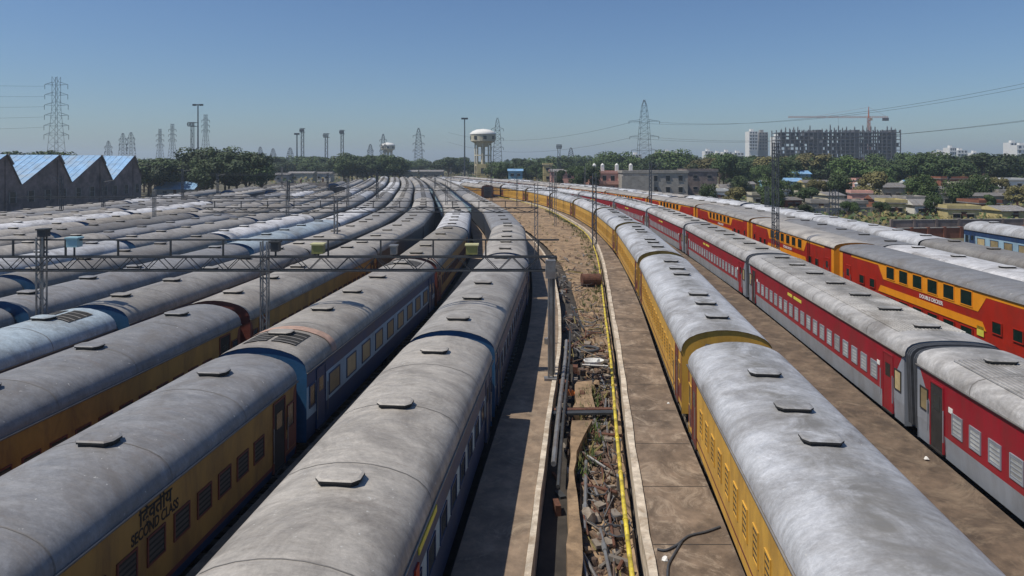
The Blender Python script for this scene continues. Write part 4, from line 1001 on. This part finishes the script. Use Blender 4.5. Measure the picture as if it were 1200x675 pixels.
# construction block and crane
def construction():
    D = 600; x0 = (915-600)*D/800; x1 = (1056-600)*D/800; wdt = x1-x0; cx = (x0+x1)/2
    t = thing('unfinished_tower_block', (cx, D, 0)); nf = 11; fh = 3.1; dep = 22
    for k in range(nf):
        b = MB(); z = 4+k*fh
        b.box(-wdt/2, wdt/2, 0, dep, z, z+.55, M['slab'])
        b.build('floor_slab', t)
    b = MB(); n = 26
    for i in range(n+1):
        x = -wdt/2+.4+(wdt-.8)*i/n
        for y in (.3, dep*.5, dep-.4): b.box(x-.35, x+.35, y-.35, y+.35, 0, 4+nf*fh-.4, M['slab'])
    for k, (f0, f1) in enumerate([(.30, .36), (.62, .66), (.93, .965)]): b.box(-wdt/2+wdt*f0, -wdt/2+wdt*f1, 2, dep-2, 0, 4+nf*fh-.4, M['slab'])
    random.seed(6)
    for k in range(nf-1):
        for i in range(n):
            if random.random() < .72:
                x = -wdt/2+.4+(wdt-.8)*i/n; y = random.choice([3, 7, 12]); z = 4+k*fh+.55; b.box(x, x+(wdt-.8)/n, y, y+.2, z-.3, z+fh-.3, M['infill'])  # scattered dark infill panels, added to make the interior look dark
    b.build('column_frame_and_infill', t)
    b = MB(); random.seed(3)
    ztop = 4+(nf-1)*fh+.55
    for i in range(30):
        x = -wdt/2+1+(wdt-2)*i/29
        if i in (8, 9, 19, 24): continue
        hgt = random.uniform(1.0, 6.0); b.box(x-.35, x+.35, .5, 1.3, ztop, ztop+hgt, M['slab'])
        for q in (-.3, 0, .3): b.tube((x+q, .9, ztop+hgt), (x+q, .9, ztop+hgt+1.0), .06, M['rust'], 4)
    b.build('rebar_columns', t)
    b = MB()
    for i in range(9): b.box(-wdt/2+2+i*4, -wdt/2+4.6+i*4, -.12, -.02, 4+((i*5) % nf)*fh+.6, 4+((i*5) % nf)*fh+2.6, M['tin'])
    b.build('scaffold_sheets', t)
    tag(t, 'dark unfinished multi-storey concrete frame under a crane', 'building')
    X = (1018-600)*628/800; t = thing('tower_crane', (X, 628, 0)); zj = 10.7+50*628/800; zt = 10.7+63*628/800
    b = MB(); a = .9
    for sx in (-1, 1):
        for sy in (-1, 1): b.box(sx*a-.18, sx*a+.18, sy*a-.18, sy*a+.18, 0, zj, M['cranered'])
    z = 0; k = 0
    while z < zj-2:
        s = 1 if k % 2 else -1; b.tube((-s*a, -a, z), (s*a, -a, z+2), .14, M['cranered'], 4); b.tube((-s*a, a, z), (s*a, a, z+2), .14, M['cranered'], 4); z += 2; k += 1
    b.build('mast', t)
    b = MB(); b.tube((0, 0, zj), (0, 0, zt), .7, M['cranered'], 6, .25); b.build('tower_top', t)
    b = MB(); L_ = 74
    for y in (-.6, .6): b.box(-L_, 18, y-.14, y+.14, zj-.1, zj+.14, M['cranered'])
    b.box(-L_, 18, -.14, .14, zj+1.2, zj+1.45, M['cranered'])
    for k in range(60):
        x = -L_+k*1.53; b.tube((x, -.6, zj), (x+.76, 0, zj+1.3), .09, M['cranered'], 4); b.tube((x+.76, 0, zj+1.3), (x+1.53, .6, zj), .09, M['cranered'], 4)
    b.tube((0, 0, zt-.5), (-48, 0, zj+1.3), .08, M['cranered'], 4); b.tube((0, 0, zt-.5), (16, 0, zj+1.3), .08, M['cranered'], 4)
    b.build('jib', t)
    b = MB(); b.box(13, 18, -1, 1, zj-2.8, zj-.1, M['slab']); b.build('counterweight', t)
    b = MB(); b.box(1.2, 3, -1.2, .4, zj-2.6, zj-.4, M['cream']); b.build('cab', t)
    b = MB(); b.tube((-28, 0, zj), (-28, 0, zj-14), .06, M['darksteel'], 4); b.box(-28.5, -27.5, -.5, .5, zj-15, zj-14, M['cranered']); b.build('hook', t)
    tag(t, 'red tower crane above the unfinished concrete block', 'crane')
construction()
# far white blocks
def block(px0, px1, pytop, D, m, label, nfl, nw, base=0):
    x0 = (px0-600)*D/800; x1 = (px1-600)*D/800; h = H+(188-pytop)*D/800
    t = thing('apartment_block', ((x0+x1)/2, D, 0)); w_ = x1-x0
    b = MB(); b.box(-w_/2, w_/2, 0, 14, 0, h, M[m]); b.box(-w_*.2, w_*.15, 4, 9, h, h+3, M[m]); b.build('wall', t)
    window_grid(t, -w_/2+.5, w_/2-.5, [h*(k+.6)/nfl for k in range(nfl//2, nfl)], w_/nw*.45, h/nfl*.5, nw, -.05)
    b = MB()
    for k in range(nfl//2, nfl): b.box(-w_/2-.4, w_/2+.4, -.9, -.06, h*k/nfl, h*k/nfl+.35, M[m])
    b.build('balconies', t)
    tag(t, label, 'building', 'pale apartment blocks on the skyline')
block(878, 888, 154, 800, 'whitewall', 'tall white tower, left half of the pair by the construction block', 12, 3)
block(889, 900, 155, 815, 'greywall', 'grey tower, right half of the pair by the construction block', 12, 3)
block(908, 916, 160, 780, 'whitewall', 'white block peeking out left of the construction frame', 10, 3)
for i, (a, b_, tp) in enumerate([(740, 752, 181), (766, 776, 180), (778, 788, 178), (790, 799, 179), (826, 836, 177), (838, 846, 179), (848, 858, 178), (860, 872, 179), (1098, 1112, 178), (1113, 1121, 173), (1122, 1134, 176), (1184, 1196, 167), (1192, 1210, 170), (700, 712, 184), (1140, 1150, 179)]):
    block(a, b_, tp, 900+(i % 3)*25, 'whitewall', f'white apartment block, {ordw(i+1)} of the small far ones', 5, 3)

# water towers
def water_tower(px, D, ztop, rad, label, mtop='whitewall'):
    t = thing('water_tower', ((px-600)*D/800, D, 0)); n = 28
    zt = ztop
    def ring(r, z): return [(r*math.cos(2*math.pi*a/n), r*math.sin(2*math.pi*a/n), z) for a in range(n)]
    b = MB(); b.loft([ring(rad*.42, zt-rad*1.42), ring(rad*.7, zt-rad*1.12), ring(rad*.98, zt-rad*.98), ring(rad*1.0, zt-rad*.45)], M['cream'], closed=True); b.build('tank', t, smooth=False)
    b = MB(); b.loft([ring(rad*1.04, zt-rad*.45), ring(rad*1.04, zt-rad*.37), ring(rad*.85, zt-rad*.2), ring(rad*.5, zt-rad*.06), ring(rad*.02, zt)], M[mtop], closed=True); b.build('dome', t, smooth=True)
    b = MB()
    for k in range(8):
        a = k*math.pi/4+.2; rr = rad*1.0
        b.box(rr-.1, rr+.06, -1.0, 1.0, zt-rad*.85, zt-rad*.58, M['window'], rot=Matrix.Rotation(a, 3, 'Z'))
    b.build('window_band', t)
    for k in range(8):
        a = k*math.pi/4; b = MB(); x, y = rad*.62*math.cos(a), rad*.62*math.sin(a); b.tube((x, y, 0), (x, y, zt-rad*1.15), .45, M['cream'], 8); b.build('leg', t)
    b = MB()
    for z in (zt*.25, zt*.45):
        b.loft([ring(rad*.66, z), ring(rad*.66, z+.6), ring(rad*.58, z+.6), ring(rad*.58, z), ring(rad*.66, z)], M['cream'], closed=True)
    b.build('ring_beam', t)
    b = MB(); b.box(-rad*.45, rad*.45, -rad*.72, -.2, 0, zt*.28, M['ywall']); b.box(-1, 1, -rad*.72-.06, -rad*.72, 3, 6, M['window']); b.tube((0, 0, 0), (0, 0, zt-rad*1.3), rad*.16, M['cream'], 10); b.build('valve_house', t)
    tag(t, label, 'water tower')
water_tower(566, 420, H+37*420/800, 7.8, 'cream water tower with white domed tank at the end of the yard')
water_tower(454.5, 700, H+21*700/800, 7.2, 'small distant water tower above the left tree clump')

# pylons and masts on the horizon
def pylon(px, D, pytop, label, arms, wbase, style=0):
    h = H+(188-pytop)*D/800; t = thing('power_pylon', ((px-600)*D/800, D, 0)); b = MB(); r = max(.05, D*.00025)
    def hw_(z): return max(.35, wbase/2*(1-z/h)**(1.0 if style == 0 else .55) + .35) if style != 2 else .9+wbase/2*max(0, 1-z/(h*.75))
    N = 14
    for i in range(N):
        za, zb_ = h*i/N, h*(i+1)/N; a, c = hw_(za), hw_(zb_)
        for sx in (-1, 1):
            for sy in (-1, 1): b.tube((sx*a, sy*a, za), (sx*c, sy*c, zb_), r, M['farsteel'], 4, cap=False)
        for sy in (-1, 1):
            b.tube((-a, sy*a, za), (c, sy*c, zb_), r*.6, M['farsteel'], 4, cap=False); b.tube((a, sy*a, za), (-c, sy*c, zb_), r*.6, M['farsteel'], 4, cap=False)
            b.tube((-a, sy*a, za), (a, sy*a, za), r*.6, M['farsteel'], 4, cap=False)
    b.build('tower_frame', t)
    for (py, wpx) in arms:
        z = H+(188-py)*D/800; w_ = wpx*D/800/2; a = hw_(z)
        b = MB()
        for s in (-1, 1):
            for sy in (-.5, .5):
                b.tube((s*a, sy*a, z+.9), (s*w_, 0, z), r*.8, M['farsteel'], 4); b.tube((s*a, sy*a, z-.2), (s*w_, 0, z), r*.8, M['farsteel'], 4)
            b.tube((s*w_, 0, z), (s*w_, 0, z-1.6), r*1.3, M['farsteel'], 5)
        b.build('cross_arm', t)
    tag(t, label, 'pylon', 'power pylons on the skyline')
    return t
pylon(66, 235, 90, 'tall near pylon with six cross-arm pairs above the brick shed', [(99, 27), (111, 27), (123, 28), (135, 28), (147, 29), (158, 29)], 3.6, 2)
pylon(755, 400, 117, 'broad lattice pylon with three wide arms behind the grey office block', [(142, 36), (160, 34), (176, 30)], 8, 1)
pylon(490.5, 560, 150, 'pointed pylon between the two water towers', [(159, 13), (168, 13), (176, 13)], 7, 1)
pylon(583, 450, 138, 'slender pylon just right of the large water tower', [(151, 14), (162, 14), (173, 14)], 6, 1)
for i, (px, top, aw) in enumerate([(127, 165, 9), (144, 156, 9), (153.5, 155, 9), (187.5, 151, 9), (202, 145, 9), (241, 134, 9), (305, 172, 7), (320, 174, 7), (340, 173, 7), (449, 157, 8), (434, 169, 7), (669, 173, 5)]):
    pylon(px, 620-(i % 3)*60, top, f'small far pylon, {ordw(i+1)} from the left on the skyline', [(top+7, aw), (top+13, aw), (top+19, aw)], 5.5, 2 if i in (3, 4, 5) else 1)
def flood(px, D, pytop, label, headw=12, lattice=False):
    h = H+(188-pytop)*D/800; t = thing('floodlight_mast', ((px-600)*D/800, D, 0)); b = MB(); k = D/800
    if lattice:
        a = 1.3*k
        for sx in (-1, 1):
            for sy in (-1, 1): b.tube((sx*a*1.2, sy*a, 0), (sx*a, sy*a, h), .3*k, M['farsteel'], 4)
        z = 0; q = 0
        while z < h-2: s = 1 if q % 2 else -1; b.tube((-s*a, -a, z), (s*a, -a, z+2), .22*k, M['farsteel'], 4); z += 2; q += 1
    else: b.tube((0, 0, 0), (0, 0, h), 1.0*k, M['farsteel'], 8, .6*k)
    b.build('pole', t)
    b = MB(); hw2 = headw*k/2
    if lattice:
        b.box(-hw2, hw2, -hw2, hw2, h-1.2*k, h-.6*k, M['farsteel']); b.box(-hw2, hw2, -hw2, hw2, h+3.0*k, h+3.6*k, M['farsteel'])
        for x in (-.9, -.45, 0, .45, .9): b.box(x*hw2-.5*k, x*hw2+.5*k, -hw2-.2, -hw2, h-.4*k, h+2.6*k, M['farsteel'])
    else:
        b.box(-hw2, hw2, -.6*k, .6*k, h-1.3*k, h-.4*k, M['farsteel'])
        for x in (-.85, -.45, .45, .85): b.box(x*hw2-.9*k, x*hw2+.9*k, -1.2*k, .6*k, h-2.0*k, h, M['farsteel'])
    b.build('lamp_head', t)
    tag(t, label, 'floodlight mast', 'floodlight masts of the yard')
flood(232, 260, 122, 'tallest single-pole floodlight mast at left')
flood(225.5, 250, 147, 'lattice floodlight mast with a box head beside the tallest pole', 8, True)
flood(348, 480, 156, 'thin pole lamp left of two close masts', 5)
flood(354.5, 460, 154, 'lattice lamp mast right beside the thin pole', 5, True)
flood(382.5, 480, 160, 'shortest lattice lamp mast at mid left', 6, True)
flood(401, 460, 156, 'lattice lamp mast, rightmost of the mid-left ones', 5, True)
flood(544.5, 400, 138, 'tall pole lamp left of the large water tower', 7)
flood(655, 230, 173, 'double antenna mast above the pale yellow stair tower', 6, True)
flood(1112, 190, 207, 'small pale pole in the settlement at right', 2)

# power lines
def wire(p0, p1, sag, r, label, n=24):
    p0 = Vector(p0); p1 = Vector(p1); b = MB(); pts = []
    for i in range(n+1):
        t = i/n; p = p0.lerp(p1, t); p.z -= 4*sag*t*(1-t); pts.append(p-p0)
    b.path(pts, r, M['darksteel'], 4)
    tag(b.build('power_line', loc=p0), label, 'power line', 'power lines across the sky')
xt = (755-600)*.5
for i, (dx, z, zz) in enumerate([(8.5, 33, 59), (-8.5, 33, 56), (8.0, 24, 40), (-8, 24, 37.5)]):
    wire((xt+dx, 400, z), (240+dx, 175, zz), 13-(i//2)*3, .07, ['upper right power line, higher of the two', 'upper right power line, lower of the two', 'lower right power line, higher of the two', 'lower right power line, lowest over the trees'][i])
for i, (dx, z) in enumerate([(8.0, 33), (8, 24)]):
    wire((xt-dx, 400, z), (-60, 640, z+4), 9, .08, ['upper faint wire running left from the broad pylon', 'lower faint wire running left from the broad pylon'][i])
for i in range(5):
    z = 10.7+(188-(101+i*12))*235/800; wire(((66-600)*235/800-4, 235, z), (-215, 150, z+2+i*0), 3, .035, f'{ordw(i+1)} wire from the top, left of the near pylon')

# ------------------------------------------------------------ trees
def tree_proto(seed, h, rad, leaf, dens=1500, trunk=.35, squash=.8, size=.42):
    rnd = random.Random(seed); t = thing('broadleaf_tree', (0, 0, 0))
    b = MB(); th = h*trunk
    b.tube((0, 0, 0), (0, 0, th), h*.028, M['bark'], 7, h*.02)
    blobs = []
    nb = rnd.randint(10, 16)
    for i in range(nb):
        a = rnd.uniform(0, 6.28); rr = rad*rnd.uniform(.15, .85); z = th+(h-th)*rnd.uniform(.08, .86)
        br = rad*rnd.uniform(.18, .46)*(1-.25*abs((z-th)/(h-th)-.4))
        blobs.append((rr*math.cos(a), rr*math.sin(a), z, br)); b.tube((0, 0, th*rnd.uniform(.6, 1)), (rr*.9*math.cos(a), rr*.9*math.sin(a), z), h*.013, M['bark'], 5, h*.004)
    blobs.append((0, 0, h*.84, rad*.36)); b.build('trunk', t)
    c = MB()
    tot = sum(q[3]**2 for q in blobs)
    for (bx, by, bz, br) in blobs:
        for k in range(int(dens*br*br/tot)):
            v = Vector((rnd.gauss(0, 1), rnd.gauss(0, 1), rnd.gauss(0, 1))).normalized(); q = rnd.uniform(.62, 1.12)
            p = Vector((bx, by, bz))+Vector((v.x*br, v.y*br, v.z*br*squash))*q
            nrm = (v+Vector((rnd.uniform(-.8, .8), rnd.uniform(-.8, .8), rnd.uniform(-.4, 1.0)))).normalized(); qt = nrm.to_track_quat('Z', 'Y'); s = size*rnd.uniform(.55, 1.2)
            c.poly([p+qt @ Vector((s*a_, s*b_, 0)) for a_, b_ in ((-.5, -.3), (.1, -.55), (.55, .05), (.15, .5), (-.45, .35))], M[leaf])
    c.build('crown', t)
    return t
protos = [tree_proto(1, 11, 5.2, 'leafA', 4200), tree_proto(2, 10, 5.6, 'leafB', 4200, .3), tree_proto(3, 12, 4.6, 'leafA', 4200, .3), tree_proto(4, 9, 5.0, 'leafC', 4000, .3), tree_proto(5, 11, 6.0, 'leafB', 4200, .28)]
pused = [False]*5
def tree(px, D, hh, p, label, group, wide=1.0):
    if not pused[p]: t = protos[p]; pused[p] = True
    else: t = copy_tree(protos[p])
    s = hh/[11, 10, 12, 9, 11][p]; t.location = ((px-600)*D/800, D, -.2); t.scale = (s*wide, s*wide, s); t.rotation_euler.z = random.uniform(0, 6.28)
    tag(t, label, 'tree', group)
random.seed(33)
def belt(n, px0, px1, D0, D1, top0, top1, ps, where, group, wide=1.1):
    L_ = sorted([(px0+(px1-px0)*(i+random.uniform(.1, .9))/n, random.uniform(D0, D1), random.uniform(top0, top1), random.choice(ps)) for i in range(n)])
    for i, (px, D, tp, p) in enumerate(L_):
        h = H+(188-tp)*D/800
        tree(px, D, max(3, h), p, f'{["dark green", "mid green", "dark green", "olive green", "leafy green"][p]} tree, {ordw(i+1)} from the left {where}', group, wide*random.uniform(.85, 1.25))
belt(4, -10, 62, 190, 215, 170, 180, [0, 2], 'above the brick shed', 'trees by the brick shed', 1.2)
belt(16, 160, 238, 200, 290, 183, 199, [0, 2, 0], 'right of the brick shed', 'trees by the brick shed', 1.2)
belt(9, 230, 308, 190, 222, 174, 187, [1, 0, 4], 'in the near left clump', 'trees of the near left clump', 1.05)
belt(20, 290, 400, 350, 500, 181, 193, [0, 2, 1], 'in the far left line', 'trees of the far left line', 1.4)
belt(12, 398, 470, 318, 345, 178, 186, [1, 4, 0], 'in the clump below the small water tower', 'trees of the middle clump', 1.05)
belt(16, 470, 560, 400, 540, 182, 194, [0, 2, 1], 'behind the vanishing rails', 'trees behind the vanishing rails', 1.3)
belt(9, 575, 640, 290, 330, 188, 197, [0, 1, 2], 'around the small blue building', 'trees around the blue building', 1.0)
belt(5, 650, 695, 200, 232, 192, 202, [0, 2], 'in front of the low pink building', 'trees before the pink buildings', .8)
belt(24, 600, 720, 380, 460, 183, 190, [0, 1, 2], 'in the line behind the pink buildings', 'trees behind the pink buildings', 1.3)
belt(20, 700, 830, 290, 380, 176, 192, [1, 0, 4], 'behind the grey office block', 'trees behind the office block', 1.15)
belt(20, 815, 930, 235, 360, 178, 197, [1, 4, 0, 3], 'between office block and construction frame', 'trees left of the construction frame', 1.1)
belt(22, 900, 1060, 205, 340, 179, 198, [1, 4, 3, 1], 'below the construction frame', 'trees below the construction frame', 1.1)
belt(27, 1050, 1215, 205, 310, 173, 194, [0, 2, 0, 4], 'in the dark wood at right', 'trees of the right wood', 1.15)
belt(34, 830, 1200, 140, 235, 200, 221, [1, 0, 3, 4], 'scattered among the settlement shacks', 'trees in the settlement', .95)
belt(8, 900, 1180, 112, 140, 222, 238, [0, 2, 1], 'close behind the right coaches', 'trees close behind the right coaches', .8)
# scrub cover
b = MB(); random.seed(8)
for i in range(15000):
    D = 112+random.random()**1.3*250; px = random.uniform(850, 1230) if i % 3 else random.uniform(150, 1230)
    if px < 850: D = random.uniform(300, 520)
    x = (px-600)*D/800; s = random.uniform(.25, .8)*(1 if D < 250 else 2)
    z = random.uniform(0, 1.3 if D < 250 else 3.0)
    q = Vector((random.uniform(-.8, .8), random.uniform(-1, .3), random.uniform(.2, 1))).to_track_quat('Z', 'Y')
    b.poly([Vector((x, D, z))+q @ Vector((s*a_, s*b_, 0)) for a_, b_ in ((-.5, -.3), (.1, -.55), (.55, .05), (.15, .5), (-.45, .35))], M[random.choice(['leafA', 'leafB', 'leafC', 'weeddry'])])
tag(b.build('scrub'), 'low scrub and bushes covering ground beyond the tracks', 'scrub', kind='stuff')
# distant wood mass on the horizon
b = MB(); random.seed(18)
for i in range(26000):
    D = random.uniform(640, 1100); x = random.uniform(-.85, .85)*D; z = random.uniform(0, 13)*(.75+.3*math.sin(x*.02)+.12*math.sin(x*.11+D)); s = random.uniform(2, 4.5)
    q = Vector((random.uniform(-.8, .8), random.uniform(-1, .3), random.uniform(.2, 1))).to_track_quat('Z', 'Y')
    b.poly([Vector((x, D, z))+q @ Vector((s*a_, s*b_, 0)) for a_, b_ in ((-.5, -.3), (.1, -.55), (.55, .05), (.15, .5), (-.45, .35))], M[random.choice(['leafA', 'leafB'])])
tag(b.build('distant_wood'), 'distant wood along the horizon', 'wood', kind='stuff')

# remove unused prototypes
for i, p in enumerate(protos):
    if not pused[i]:
        for ch in list(p.children): bpy.data.objects.remove(ch)
        bpy.data.objects.remove(p)

# ------------------------------------------------------------ air
hm = bpy.data.materials.new('haze_air'); hm.use_nodes = True; hn = hm.node_tree; hn.nodes.clear()
ho = hn.nodes.new('ShaderNodeOutputMaterial'); pv = hn.nodes.new('ShaderNodeVolumePrincipled')
pv.inputs['Color'].default_value = (.72, .86, 1.0, 1); pv.inputs['Density'].default_value = 0.0003; pv.inputs['Anisotropy'].default_value = .2
hn.links.new(pv.outputs[0], ho.inputs['Volume'])
M['haze'] = hm
b = MB(); b.box(-3100, 3100, -100, 5100, -1.5, 75, M['haze']); hz_ = b.build('haze'); tag(hz_, 'thin pale air over the whole yard', 'haze', kind='stuff')
